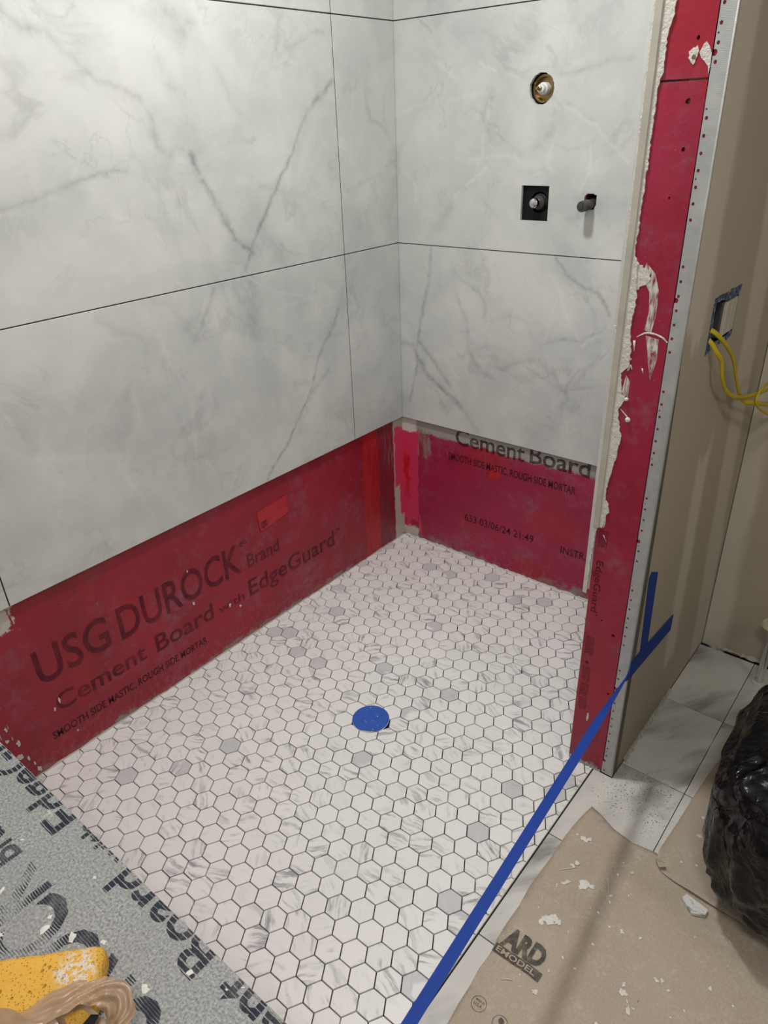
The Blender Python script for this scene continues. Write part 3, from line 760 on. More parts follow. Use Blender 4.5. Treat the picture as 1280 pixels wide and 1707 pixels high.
on_back('Board', 0.541, 0.757, 0.458, 0.519)
on_back('SMOOTH SIDE MASTIC, ROUGH SIDE MORTAR', 0.212, 0.714, 0.386, 0.413, m_ink_fine, 0.017)
on_back('633 03/06/24 21:49', 0.288, 0.577, 0.154, 0.183, m_ink_fine, 0.008)
on_back('INSTR.', 0.682, 0.775, 0.153, 0.181, m_ink_fine, 0.008)
def on_end(s, zt, zb, x_base, x_cap, mat=None):
    """vertical print on the end board, reading downwards"""
    return lettering(s, (x_base, -WD - 0.0004, zt), (0, 0, zb - zt), (x_cap - x_base, 0, 0), mat or m_ink_end, wall_right)
on_end('EdgeGuard', 0.608, 0.470, 1.0715, 1.0875)
on_end('TM', 0.468, 0.462, 1.084, 1.088)
for zt, zb in ((0.400, 0.345), (0.310, 0.262), (0.258, 0.215), (0.212, 0.172), (0.686, 0.64)):
    bm = bmesh.new()
    for i in range(6):
        x0 = 1.0695 + i * 0.0036
        n = random.randint(5, 8); z = zt
        while z > zb + 0.006:
            L_ = random.uniform(0.003, 0.012)
            vs = [bm.verts.new((a, -WD - 0.0004, b)) for a, b in ((x0, z), (x0 + 0.0017, z), (x0 + 0.0017, max(z - L_, zb)), (x0, max(z - L_, zb)))]
            bm.faces.new(vs); z -= L_ + 0.0015
    o_ = from_bm('fine_print', bm, m_ink_end, wall_right); tag(o_, kind='stuff')
prism('print_dot', ring(1.0785, 0.322, 0.0045, n=14), [], ((0, -WD, 0), (1, 0, 0), (0, 0, 1), (0, -1, 0)), 0.0, 0.0004, m_ink_end, wall_right, back=False)
# painted-over product sticker above the big lettering, scored by scratches
m_sticker = simple('red_painted_label', (0.40, 0.014, 0.022), 0.35, var=0.2, scale=60)
STK = [(-0.740, 0.420), (-0.734, 0.349), (-0.609, 0.366), (-0.613, 0.432)]
lab = prism('label_sticker', STK[::-1], [], F_LEFT, 0.0002, 0.0011, m_sticker, wall_left, back=False)
prism('label_print', [(-0.730, 0.380), (-0.727, 0.356), (-0.704, 0.360), (-0.707, 0.383)][::-1], [], F_LEFT, 0.0011, 0.0013, m_ink_red, lab, back=False)
for (a, b), (c, e) in (((-0.742, 0.421), (-0.734, 0.348)), ((-0.735, 0.350), (-0.610, 0.366)), ((-0.735, 0.386), (-0.612, 0.399)), ((-0.703, 0.421), (-0.698, 0.354)), ((-0.614, 0.432), (-0.609, 0.366)), ((-0.740, 0.420), (-0.613, 0.432))):
    sweep('score_line', [(0.0011, a, b), (0.0011, c, e)], 0.0007, m_sticker, lab, seg=6, samples=1)
# flakes of mortar stuck to the side wall
for y_, z_, s_ in ((-0.893, 0.158, 0.009), (-0.855, 0.133, 0.006), (-1.462, 0.185, 0.012), (-1.478, 0.165, 0.006), (-1.020, 0.235, 0.008), (-1.44, 0.06, 0.004), (-1.02, 0.35, 0.006), (-1.60, 0.19, 0.011), (-1.607, 0.155, 0.009), (-1.585, 0.13, 0.012), (-1.59, 0.09, 0.013),
                   (-1.575, 0.07, 0.009), (-1.565, 0.045, 0.008), (-1.558, 0.02, 0.012), (-1.62, 0.23, 0.01)):
    sh = random.uniform(0.35, 0.8)
    prism('mortar_fleck', ring(y_, z_, s_ * 0.75 * sh, s_ * 0.75, 9, 0.45), [], F_LEFT, 0.0, 0.0014, m_mortar, wall_left, back=False)

# ---------------------------------------------------------------- hexagon mosaic floor
PITCH, HX0, HY0, HROT = 0.0522, 0.7739, -1.4511, 0.0
TILE = PITCH - 0.0024                    # across flats; the rest is open joint
def hex_ring(inset=0.0):
    rr = (TILE / 2 - inset) / math.cos(math.pi / 6)
    return [(rr * math.cos(math.pi / 3 * i), rr * math.sin(math.pi / 3 * i)) for i in range(6)]
def clip_poly(poly, inside, cut):
    out = []
    for i in range(len(poly)):
        a, b = poly[i], poly[(i + 1) % len(poly)]
        ia, ib = inside(a), inside(b)
        if ia: out.append(a)
        if ia != ib: out.append(cut(a, b))
    return out
def clip_axis(poly, ax, val, keep_less):
    ins = lambda p: (p[ax] <= val) if keep_less else (p[ax] >= val)
    def cut(a, b):
        t = (val - a[ax]) / (b[ax] - a[ax]); return (a[0] + t * (b[0] - a[0]), a[1] + t * (b[1] - a[1]))
    return clip_poly(poly, ins, cut)
def add_plate(bm, poly, z0=-0.0075, z1=0.0, bev=0.0007):
    cx = sum(p[0] for p in poly) / len(poly); cy = sum(p[1] for p in poly) / len(poly)
    def shrink(p):
        dx, dy = p[0] - cx, p[1] - cy; L_ = math.hypot(dx, dy) or 1
        return (p[0] - dx / L_ * bev, p[1] - dy / L_ * bev)
    top = [bm.verts.new((*shrink(p), z1)) for p in poly]
    mid = [bm.verts.new((*p, z1 - bev)) for p in poly]
    bot = [bm.verts.new((*p, z0)) for p in poly]
    bm.faces.new(top)
    for i in range(len(poly)):
        j = (i + 1) % len(poly)
        bm.faces.new((mid[i], mid[j], top[j], top[i])); bm.faces.new((bot[i], bot[j], mid[j], mid[i]))
bm = bmesh.new(); add_plate(bm, hex_ring())
hex_me = bpy.data.meshes.new('hex_tile'); bm.to_mesh(hex_me); bm.free(); hex_me.materials.append(m_hex_one)

def project(p):
    c = [sum(row[i] * (p[i] - CAM_POS[i]) for i in range(3)) for row in CAM_ROWS]
    return 640 + FOCAL_PX * c[0] / c[2], 853.5 + FOCAL_PX * c[1] / c[2], c[2]
tiles = []
XR = THX - 0.003
for i in range(-20, 12):
    for j in range(-10, 32):
        lx = i * PITCH * math.sqrt(3) / 2; ly = (j + 0.5 * (i % 2)) * PITCH
        cx = HX0 + math.cos(HROT) * lx - math.sin(HROT) * ly; cy = HY0 + math.sin(HROT) * lx + math.cos(HROT) * ly
        if math.hypot(cx - DRAIN[0], cy - DRAIN[1]) < 0.030: continue
        full = [(cx + a, cy + b) for a, b in hex_ring()]
        poly = full
        poly = clip_axis(poly, 0, 0.0025, False)
        if poly: poly = clip_axis(poly, 1, -0.0025, True)
        if poly: poly = clip_axis(poly, 1, -2.17, False)
        if poly: poly = clip_axis(poly, 0, XR if cy < -WD else W1 - 0.001, True)
        if len(poly) < 3: continue
        area = 0.5 * abs(sum(poly[k][0] * poly[(k + 1) % len(poly)][1] - poly[(k + 1) % len(poly)][0] * poly[k][1] for k in range(len(poly))))
        if area < 2e-5: continue
        px, py, dep = project((cx, cy, 0))
        seen = -20 < px < 1300 and 880 < py < 1740
        bench_hides = cy < -1.60
        tiles.append(((area / dep ** 2 if seen and not bench_hides else 0), cx, cy, poly, len(poly) == 6 and all(abs(a[0] - b[0]) + abs(a[1] - b[1]) < 1e-6 for a, b in zip(poly, full))))
tiles.sort(key=lambda t: -t[0])
rest = bmesh.new()
for k, (score, cx, cy, poly, whole) in enumerate(tiles):
    if k < 300:
        tilt = random.uniform(-0.0003, 0.0003)
        if whole:
            obj('hex_tile', hex_me, None, floor, (cx, cy, tilt))
        else:
            b2 = bmesh.new(); add_plate(b2, [(a - cx, b - cy) for a, b in poly])
            from_bm('hex_tile', b2, m_hex_one, floor, (cx, cy, tilt))
    elif cy > -1.78:
        add_plate(rest, poly)
hr = from_bm('hex_tile_field', rest, m_hex_rest, floor)
tag(hr, kind='stuff')

# threshold: steel edge strip and open gap, then the room's marble tiles
box('threshold_strip', (THX - 0.0028, -1.712, -0.006), (THX - 0.0016, -0.669, 0.0006), m_mortar, floor)
box('threshold_gap', (THX - 0.0015, -2.2, -0.0064), (THX + 0.0022, -0.669, -0.0045), m_void, floor)
xs = [(THX + 0.0022, 1.3395), (1.3415, 1.6445), (1.6465, 1.9495), (1.9515, 2.2545)]
ys = [-0.306 - 0.3015 * k for k in range(-1, 6)]
for i, (x0, x1) in enumerate(xs):
    for y1, y0 in zip(ys, ys[1:]):
        a, b = (y0 + 0.0013, min(y1 - 0.0013, 0.0132))
        lo_x = x0
        if i == 0 and a > -WD: lo_x = W2 + 0.0025
        if i == 0 and a < -WD < b:                                  # notch round the stub wall
            prism('floor_tile', [(x0, a), (x1, a), (x1, b), (W2 + 0.0025, b), (W2 + 0.0025, -WD - 0.0025), (x0, -WD - 0.0025)], [], XY, -0.0065, -0.0003, m_floor_marble, floor)
            continue
        prism('floor_tile', rect(lo_x, a, x1, b), [], XY, -0.0065, -0.0003, m_floor_marble, floor)
# ragged line of caulk and plaster at the foot of the drywall
random.seed(5)
def crumb_line(name, p0, p1, wd, mat, parent, n=40, h=0.006):
    b = bmesh.new(); p0, p1 = Vector(p0), Vector(p1); dv = (p1 - p0); nn = Vector((-dv.y, dv.x, 0)).normalized()
    A, B = [], []
    for i in range(n + 1):
        t = i / n; k = random.uniform(0.25, 1.0)
        A.append(b.verts.new(p0 + dv * t + Vector((0, 0, h * k)))); B.append(b.verts.new(p0 + dv * t + nn * wd * k + Vector((0, 0, 0.0002))))
    for i in range(n): b.faces.new((A[i], A[i + 1], B[i + 1], B[i]))
    return from_bm(name, b, mat, parent)
crumb_line('caulk_line', (W2 + 0.0005, -0.60, 0), (W2 + 0.0005, -0.27, 0), -0.010, m_trim, wall_right, 60, 0.012)
crumb_line('caulk_line', (W2 + 0.05, 0.0135, 0), (1.75, 0.0135, 0), -0.012, m_trim, wall_alcove, 60, 0.010)
crumb_line('floor_line', (0.0005, -1.70, 0), (0.0005, -0.01, 0), -0.004, m_trim, wall_left, 120, 0.005)
crumb_line('floor_line', (0.01, -0.0005, 0), (W1 - 0.02, -0.0005, 0), -0.006, m_mortar, wall_back, 90, 0.009)
crumb_line('floor_line', (W1, -WD - 0.0003, 0), (W2 - 0.03, -WD - 0.0003, 0), -0.006, m_cement_edge, wall_right, 30, 0.012)

# ---------------------------------------------------------------- bench of raw cement board
bench = empty('shower_bench', (0.55, -1.93, 0))
tag(bench, 'raw grey cement board bench with black printing, beside the red board wall', 'bench')
def to(parent, o):
    o.parent = parent; o.matrix_parent_inverse = Matrix.Translation(-Vector(parent.location)); return o
top = to(bench, box('top_board', (0.001, -2.18, BZ - 0.0125), (1.185, BY, BZ), m_cement_edge))
to(bench, box('front_board', (0.001, BY - 0.018, 0.001), (1.180, BY - 0.0055, BZ - 0.0125), m_red_end))
to(bench, box('frame', (0.02, -2.175, 0.001), (1.170, BY - 0.019, BZ - 0.013), m_trim))
CLIP = ((0, BY - 0.0008, 0), (0, 1, 0))
def on_bench(s, y0, y1, zb, zc, mat=m_ink_grey):
    """same print as on the side wall, upside down for the room: reads towards -x, capitals towards -y"""
    fx = lambda y: -0.142 - y
    fy = lambda z: -1.7575 - (z - 0.205)
    o = lettering(s, (fx(y0), fy(zb), BZ + 0.0004), (-(y1 - y0), 0, 0), (0, -(zc - zb), 0), mat, None, CLIP, bold=0.019)
    o.name = 'lettering'
    return to(bench, o)
on_bench('USG', -1.492, -1.288, 0.254, 0.356, m_ink_thin)
on_bench('DUROCK', -1.258, -0.829, 0.251, 0.353, m_ink_thin)
on_bench('Brand', -0.803, -0.667, 0.249, 0.297, m_ink_thin)
on_bench('Cement', -1.471, -1.200, 0.150, 0.204)
on_bench('Board', -1.166, -0.957, 0.147, 0.205)
on_bench('with', -0.938, -0.834, 0.148, 0.178)
on_bench('EdgeGuard', -0.813, -0.409, 0.145, 0.205)
random.seed(21)
def splat(name, x, y, z, s, mat, parent, n=11):
    b = bmesh.new(); c = b.verts.new((x, y, z + s * 0.12)); rg = []
    asp = random.uniform(0.45, 1.0); ph = random.uniform(0, 3.1)
    for i in range(n):
        a = 2 * math.pi * i / n; k = random.uniform(0.45, 1.1)
        u, v = s * k * math.cos(a), s * k * math.sin(a) * asp
        rg.append(b.verts.new((x + u * math.cos(ph) - v * math.sin(ph), y + u * math.sin(ph) + v * math.cos(ph), z)))
    for i in range(n): b.faces.new((c, rg[i], rg[(i + 1) % n]))
    return from_bm(name, b, mat, parent)
for x, y, s in ((0.700, -1.852, 0.008), (0.752, -1.895, 0.012), (0.765, -1.885, 0.006), (0.848, -1.823, 0.010), (0.806, -1.842, 0.008), (0.795, -1.828, 0.005), (0.888, -1.800, 0.005), (0.79, -1.755, 0.004),
                (0.640, -1.79, 0.004), (1.015, -1.752, 0.006), (0.985, -1.80, 0.007), (1.07, -1.735, 0.004), (1.085, -1.72, 0.003), (0.985, -1.85, 0.006)):
    to(bench, splat('mortar_fleck', x, y, BZ + 0.0003, s, m_mortar_splash, None))

# ---------------------------------------------------------------- sponge
def sponge_mat():
    k = Mat('yellow_sponge', 0.85, 0.1)
    p = k.objco()
    c = k.mix(k.noise(p, 25.0, 3), (0.62, 0.34, 0.055), (0.80, 0.47, 0.09))
    v1 = k.voro(p, 120.0); v2 = k.voro(k.vm('ADD', p, (2.0, 1.0, 0.0)), 260.0)
    pore = k.math('MAXIMUM', k.both(k.mr(v1, 0.16, 0.26, 1.0, 0.0), k.mr(k.noise(p, 70.0, 2), 0.45, 0.55)), k.mr(v2, 0.12, 0.24, 0.7, 0.0))
    c = k.mix(k.math('MULTIPLY', pore, 0.75), c, (0.36, 0.16, 0.02))
    x, y, z = k.sep(p)
    j = k.math('MULTIPLY', k.math('SUBTRACT', k.noise(p, 60.0, 3), 0.5), 0.03)
    ring_ = k.mr(k.math('ADD', k.vm('DISTANCE', k.vm('MULTIPLY', p, (1.0, 1.0, 0.0)), (0.066, 0.034, 0.0)), j), 0.018, 0.03, 1.0, 0.0)
    ring2 = k.mr(k.math('ADD', k.vm('DISTANCE', k.vm('MULTIPLY', p, (1.0, 1.0, 0.0)), (-0.045, 0.0, 0.0)), j), 0.012, 0.026, 0.7, 0.0)
    wm = k.both(k.math('MAXIMUM', ring_, ring2), k.mr(k.noise(p, 170.0, 3), 0.42, 0.52))
    c = k.mix(wm, c, (0.66, 0.60, 0.50))
    k.color(c)
    k.bump(k.math('SUBTRACT', k.noise(p, 200.0, 3), pore), 0.8, 0.003)
    return k.m
bm = bmesh.new()
add_box(bm, (-0.095, -0.065, 0), (0.095, 0.065, 0.046), 0.014, 4)
cut_grid(bm, 0.012, (-0.095, -0.065, 0), (0.095, 0.065, 0.046))
for v in bm.verts:
    n3 = Vector((mnoise.noise(v.co * 22), mnoise.noise(v.co * 22 + Vector((9, 0, 0))), mnoise.noise(v.co * 22 + Vector((0, 9, 0)))))
    if v.co.z > 0.004: v.co += n3 * 0.0022
sponge = from_bm('sponge', bm, sponge_mat(), None, (0.903, -1.920, BZ + 0.0008), smooth=True)
sponge.rotation_euler = (0, 0, math.atan2(0.097, 0.09))
tag(sponge, 'yellow grout sponge with dried white residue on the cement board bench', 'sponge')

# ---------------------------------------------------------------- thin tan plastic bag over the sponge
def tan_film():
    k = Mat('tan_plastic_film', 0.32, 0.5)
    p = k.objco()
    k.color(k.mix(k.noise(p, 18.0, 3), (0.30, 0.185, 0.105), (0.46, 0.31, 0.20)))
    k.b.inputs['Transmission Weight'].default_value = 0.0
    k.b.inputs['Subsurface Weight'].default_value = 0.0
    k.alpha(k.mr(k.noise(p, 30.0, 2), 0.3, 0.7, 0.78, 0.95))
    return k.m
m_film = tan_film()
BAG0 = Vector((0.96, -1.90, BZ))
bag = empty('plastic_bag', BAG0)
tag(bag, 'crumpled thin tan plastic carrier bag lying over the yellow sponge', 'bag')
def film_band(name, path, widths, waves, amp, seed, mat, steps=10, cross=16):
    """pleated band of film: path points, width vectors"""
    P = [Vector(p) for p in path]; Wd = [Vector(v) for v in widths]
    Q, WW = [], []
    for i in range(len(P) - 1):
        p0, p1, p2, p3 = P[max(i - 1, 0)], P[i], P[i + 1], P[min(i + 2, len(P) - 1)]
        for k in range(steps):
            t = k / steps
            Q.append(0.5 * ((2 * p1) + (p2 - p0) * t + (2 * p0 - 5 * p1 + 4 * p2 - p3) * t * t + (-p0 + 3 * p1 - 3 * p2 + p3) * t ** 3))
            WW.append(Wd[i].lerp(Wd[i + 1], t))
    Q.append(P[-1]); WW.append(Wd[-1])
    b = bmesh.new(); rows_ = []
    for i, q in enumerate(Q):
        tg = (Q[min(i + 1, len(Q) - 1)] - Q[max(i - 1, 0)]).normalized()
        nr = tg.cross(WW[i]).normalized()
        if nr.z < 0: nr = -nr
        row = []
        for c in range(cross + 1):
            u = c / cross - 0.5
            fold = amp * math.sin(u * waves * 6.28 + seed + 0.15 * i * math.sin(i * 0.13 + seed)) + amp * 1.3 * mnoise.noise(Vector((u * 3, i * 0.14, seed)))
            row.append(b.verts.new(q + WW[i] * (u + 0.06 * mnoise.noise(Vector((i * 0.2, u, seed + 4)))) + nr * (fold + 0.012 * (0.25 - u * u))))
        rows_.append(row)
    for a, c in zip(rows_, rows_[1:]):
        for k in range(cross):
            b.faces.new((a[k], a[k + 1], c[k + 1], c[k]))
    return from_bm(name, b, mat, None, smooth=True)
hz = BZ + 0.068
to(bag, film_band('handle_loop', [(0.935, -2.005, hz - 0.012), (0.943, -1.962, hz - 0.002), (0.953, -1.920, hz + 0.004), (0.964, -1.886, hz + 0.006), (0.979, -1.858, hz + 0.004), (1.001, -1.840, hz - 0.004), (1.021, -1.848, hz - 0.018), (1.030, -1.874, hz - 0.03), (1.036, -1.905, hz - 0.04), (1.040, -1.95, hz - 0.05)],
   [(0.040, -0.016, 0), (0.036, -0.016, 0.004), (0.032, -0.018, 0.006), (0.028, -0.022, 0.006), (0.020, -0.030, 0.004), (0.002, -0.036, -0.006), (-0.020, -0.030, -0.012), (-0.032, -0.016, -0.012), (-0.034, -0.008, -0.010), (-0.040, -0.01, -0.01)],
   2.5, 0.0032, 1.0, m_film))
to(bag, film_band('bag_body', [(0.86, -2.05, BZ + 0.03), (0.93, -2.02, BZ + 0.075), (1.00, -1.985, BZ + 0.07), (1.06, -1.955, BZ + 0.03)],
   [(0.05, -0.13, 0), (0.05, -0.16, 0.01), (0.05, -0.16, 0.0), (0.04, -0.12, 0)], 4.0, 0.006, 2.3, m_film, steps=14, cross=22))
to(bag, film_band('fold', [(0.868, -1.960, hz - 0.016), (0.885, -1.985, hz - 0.012), (0.90, -2.02, hz - 0.01)], [(0.03, 0.02, 0), (0.035, 0.015, 0), (0.04, 0.01, 0)], 1.5, 0.003, 5.0, m_film, steps=8, cross=10))
to(bag, film_band('inner_film', [(0.945, -1.935, hz - 0.016), (0.975, -1.905, hz - 0.018), (1.010, -1.885, hz - 0.045)], [(0.03, -0.06, 0), (0.03, -0.07, 0), (0.02, -0.06, -0.01)], 2.0, 0.004, 3.2, m_film, steps=8, cross=12))
to(bag, prism('black_logo', [(0.994, -1.868), (1.002, -1.862), (1.008, -1.874), (1.006, -1.884), (0.997, -1.888)], [], ((0, 0, hz - 0.012), (1, 0, 0), (0, 1, 0), (0, 0, 1)), 0.0, 0.0008, m_black))

# ---------------------------------------------------------------- drain under blue tape
drain = empty('shower_drain', (DRAIN[0], DRAIN[1], 0))
tag(drain, 'round floor drain covered with a disc of blue tape', 'drain')
to(drain, lathe('drain_ring', [(0.0475, 0.0006), (0.0475, 0.0021), (0.0505, 0.0024), (0.0525, 0.0018), (0.0530, 0.0002)], (DRAIN[0], DRAIN[1], 0), (0, 0, 1), m_chrome, seg=40))
rg = []
for i in range(48):
    a = 2 * math.pi * i / 48; k = 0.0512
    if -0.35 < a - 5.2 < 0.35: k = 0.0455
    rg.append((DRAIN[0] + k * math.cos(a), DRAIN[1] + k * math.sin(a)))
m_disc = simple('blue_drain_tape', (0.018, 0.085, 0.42), 0.6, var=0.2, scale=50)
to(drain, prism('tape_disc', rg, [], XY, 0.0012, 0.0030, m_disc))
for i in range(9):
    to(drain, splat('mortar_fleck', DRAIN[0] + random.uniform(-.035, .035), DRAIN[1] + random.uniform(-.035, .035), 0.0031, random.uniform(.0008, .0028), m_mortar, None, 7))

# ---------------------------------------------------------------- blue tape barrier
def ribbon(name, rows_, mat, parent=None, th=0.0003):
    b = bmesh.new(); vs = [[b.verts.new(p) for p in r_] for r_ in rows_]
    for a, c in zip(vs, vs[1:]):
        for k in range(len(a) - 1): b.faces.new((a[k], a[k + 1], c[k + 1], c[k]))
    o = from_bm(name, b, mat, parent)
    s = o.modifiers.new('thickness', 'SOLIDIFY'); s.thickness = th; s.offset = 0
    return o
TX = W2 + 0.0012
long_tape = empty('tape_strip', (TX, -0.5, 0.3))
tag(long_tape, 'long blue masking tape strung from the stub wall across the shower opening', 'tape')
tv = [(0, -0.388, 0.343, -0.388, 0.293), (0, -0.46, 0.352, -0.452, 0.300), (0, -0.55, 0.362, -0.54, 0.309), (0, -0.63, 0.371, -0.62, 0.318), (0, -WD, 0.376, -WD, 0.322)]
to(long_tape, ribbon('stuck_end', [[(TX + 0.001, a, b), (TX + 0.001, (a + c) / 2, (b + e) / 2), (TX + 0.001, c, e)] for _, a, b, c, e in tv], m_blue))
P0 = Vector((TX + 0.0005, -WD, 0.349)); P1 = Vector((1.2925, -2.185, 0.432)); PM = Vector((1.2465, -1.5755, 0.400))
rows_ = []
N = 60
ax = (PM - P0).normalized(); upv = Vector((0, 0, 1)); upv = (upv - ax * upv.dot(ax)).normalized(); sd = upv.cross(ax); sd = sd if sd.x > 0 else -sd
for i in range(N + 1):
    t = i / N
    c = P0.lerp(PM, t / 0.62) if t <= 0.62 else PM.lerp(P1, (t - 0.62) / 0.38)
    # flat on the wall, then folded in half and turned over
    th = math.radians(78) * min(1.0, t / 0.15) ** 0.8
    if t > 0.85: th *= 1 - (t - 0.85) / 0.15
    wv = upv * math.cos(th) + sd * math.sin(th)
    hw = 0.0103 + 0.0162 * max(0.0, 1 - t / 0.07)
    rows_.append([c + wv * hw, c + wv * 0.0, c - wv * hw])
for k in range(1, 5):
    rows_.append([Vector((1.2935, -2.185 - 0.018 * k, 0.432 + 0.001 * k + q)) for q in (0.0103, 0.0, -0.0103)])
to(long_tape, ribbon('strung_tape', rows_, m_blue))
short_tape = prism('tape_strip', [(-0.636, 0.585), (-0.626, 0.597), (-0.580, 0.573), (-0.564, 0.362), (-0.560, 0.330), (-0.616, 0.345), (-0.612, 0.372)][::-1], [], F_OUT, 0.0006, 0.0012, m_blue)
tag(short_tape, 'short upright blue tape piece stuck to the beige wall above the strung tape', 'tape')

# ---------------------------------------------------------------- plumbing rough-ins in the back wall
sv = empty('shower_valve', (0.510, 0.0, 1.541))
tag(sv, 'brass shower valve with white cartridge in the round hole of the marble wall', 'valve')
V0 = (0.510, 0.020, 1.541)
to(sv, lathe('valve_body', [(0.0, -0.03), (0.020, -0.03), (0.028, -0.028), (0.0300, -0.004), (0.0295, 0.010), (0.0335, 0.012), (0.0335, 0.019), (0.0285, 0.0195), (0.0265, 0.006), (0.0, 0.008)], V0, (0, -1, 0), m_brass, seg=28))
to(sv, lathe('cartridge', [(0.0, 0.004), (0.0150, 0.006), (0.0150, 0.027), (0.0135, 0.030), (0.0115, 0.031), (0.0115, 0.038), (0.0095, 0.041), (0.0, 0.042)], V0, (0, -1, 0), m_white_plastic, seg=20))
to(sv, lathe('stem', [(0.0, 0.040), (0.0052, 0.040), (0.0052, 0.050), (0.0036, 0.051), (0.0036, 0.062), (0.0, 0.063)], V0, (0, -1, 0), m_brass, seg=12))
for k in range(3):
    a = 0.6 + k * 2.09
    to(sv, lathe('retaining_screw', [(0, 0.0), (0.003, 0.0), (0.003, 0.003), (0, 0.0035)], (0.510 + 0.030 * math.cos(a), 0.0005, 1.541 + 0.030 * math.sin(a)), (0, -1, 0), m_brass, seg=8))
dv = empty('diverter_valve', (0.510, 0.0, 1.258))
tag(dv, 'black valve with bare metal stem inside the square cut-out of the marble wall', 'valve')
to(dv, prism('mud_guard', rect(0.4665, 1.2145, 0.5515, 1.3045), [ring(0.518, 1.262, 0.0285, n=20)], F_BACK, -0.010, 0.0018, m_black))
to(dv, lathe('valve_body', [(0.0, -0.03), (0.027, -0.03), (0.027, 0.0), (0.024, 0.004), (0.0235, 0.013), (0.019, 0.018), (0.0185, 0.026), (0.013, 0.028), (0.0, 0.028)], (0.517, 0.018, 1.262), (0, -1, 0), simple('charcoal_plastic', (0.035, 0.036, 0.037), 0.4), seg=26))
to(dv, lathe('stem', [(0.0, 0.026), (0.0105, 0.026), (0.0105, 0.040), (0.0125, 0.041), (0.0125, 0.053), (0.0100, 0.0545), (0.0, 0.055)], (0.517, 0.018, 1.262), (0, -1, 0), m_chrome, seg=18))
to(dv, lathe('stem_screw', [(0, 0.054), (0.0042, 0.054), (0.0042, 0.060), (0.0022, 0.061), (0, 0.0625)], (0.517, 0.018, 1.262), (0, -1, 0), m_chrome, seg=8))
to(dv, box('brass_clip', (0.5405, 0.0165, 1.2185), (0.5465, 0.019, 1.231), m_brass))
ps = empty('pipe_stub', (0.677, 0.0, 1.262))
tag(ps, 'grey threaded pipe stub sticking out of the marble beside the square cut-out', 'pipe')
to(ps, lathe('pipe', [(0.0, -0.02), (0.0125, -0.02), (0.0125, 0.046), (0.0, 0.046)], (0.678, 0.012, 1.2640), (0, -1, -0.03), m_pipe, seg=18))
prof = []
for i in range(10):
    prof += [(0.0128, 0.046 + i * 0.0034), (0.0141, 0.0477 + i * 0.0034)]
to(ps, lathe('plug', [(0.0, 0.044)] + prof + [(0.0125, 0.0815), (0.0, 0.082)], (0.678, 0.012, 1.2640), (0, -1, -0.03), m_pipe, seg=18))
to(ps, lathe('plug_head', [(0.0, 0.081), (0.0075, 0.081), (0.0075, 0.0845), (0.0, 0.085)], (0.678, 0.012, 1.2640), (0, -1, -0.03), m_pipe, seg=4))

# ---------------------------------------------------------------- switch box and loose cables on the beige wall
eb = empty('electrical_box', (W2, -0.44, 1.10))
tag(eb, 'blue electrical box with a beige switch half fitted in the beige wall', 'electrical box')
bm = bmesh.new()
y0, y1, z0, z1, dx = -0.515, -0.354, 1.052, 1.156, 0.058
for lo, hi in (((W2 - dx, y0, z0), (W2 - dx + 0.003, y1, z1)), ((W2 - dx, y0, z0), (W2 + 0.0006, y0 + 0.003, z1)), ((W2 - dx, y1 - 0.003, z0 + .006), (W2 + 0.0006, y1, z1)),
               ((W2 - dx, y0, z1 - 0.003), (W2 + 0.0006, y1, z1)), ((W2 - dx, y0, z0), (W2 - .01, y1, z0 + 0.003))):
    add_box(bm, lo, hi)
to(eb, from_bm('box_shell', bm, m_boxblue))
random.seed(9)
to(eb, prism('box_rim', [(-0.520, 1.048), (-0.502, 1.052), (-0.500, 1.084), (-0.508, 1.12), (-0.507, 1.148), (-0.47, 1.147), (-0.44, 1.141), (-0.40, 1.140), (-0.356, 1.139), (-0.348, 1.158), (-0.37, 1.153), (-0.41, 1.160), (-0.45, 1.156), (-0.48, 1.161), (-0.519, 1.156)], [], F_OUT, 0.0003, 0.0014, m_boxblue))
to(eb, prism('box_rim', [(-0.446, 1.054), (-0.43, 1.064), (-0.40, 1.062), (-0.378, 1.068), (-0.356, 1.064), (-0.356, 1.055), (-0.39, 1.050)][::-1], [], F_OUT, 0.0003, 0.0014, m_boxblue))
dev = to(eb, box('switch_yoke', (W2 - 0.020, -0.446, 1.066), (W2 - 0.004, -0.357, 1.138), m_pipe, bevel=0.001))
for a in (-0.432, -0.396):
    o_ = to(eb, box('switch_rocker', (W2 - 0.006, a, 1.068), (W2 + 0.0025, a + 0.033, 1.136), m_device, bevel=0.0015))
def cable(pts, label):
    o = sweep('electrical_cable', pts, 0.0053, m_cable, None, seg=10, flat=0.55, samples=10)
    tag(o, label, 'cable', 'yellow cables hanging from the switch box')
    return o
cable([(1.150, -0.500, 1.088), (1.178, -0.512, 1.098), (1.198, -0.485, 1.074), (1.202, -0.400, 1.020), (1.204, -0.345, 0.962), (1.206, -0.300, 0.915), (1.214, -0.272, 0.888), (1.230, -0.230, 0.874), (1.238, -0.115, 0.836), (1.250, -0.055, 0.810), (1.30, -0.03, 0.79)],
      'upper yellow cable of the pair leaving the switch box, without a loop')
cable([(1.150, -0.503, 1.070), (1.178, -0.512, 1.078), (1.196, -0.500, 1.052), (1.202, -0.478, 1.030), (1.204, -0.455, 0.988), (1.206, -0.402, 0.944), (1.214, -0.325, 0.912), (1.224, -0.243, 0.896), (1.236, -0.155, 0.888), (1.250, -0.110, 0.902), (1.256, -0.140, 0.936), (1.253, -0.246, 0.934), (1.252, -0.325, 0.934), (1.252, -0.342, 0.916), (1.254, -0.304, 0.890), (1.256, -0.210, 0.848),
       (1.262, -0.12, 0.815), (1.31, -0.05, 0.79)],
      'lower yellow cable leaving the switch box and curling into a loop')

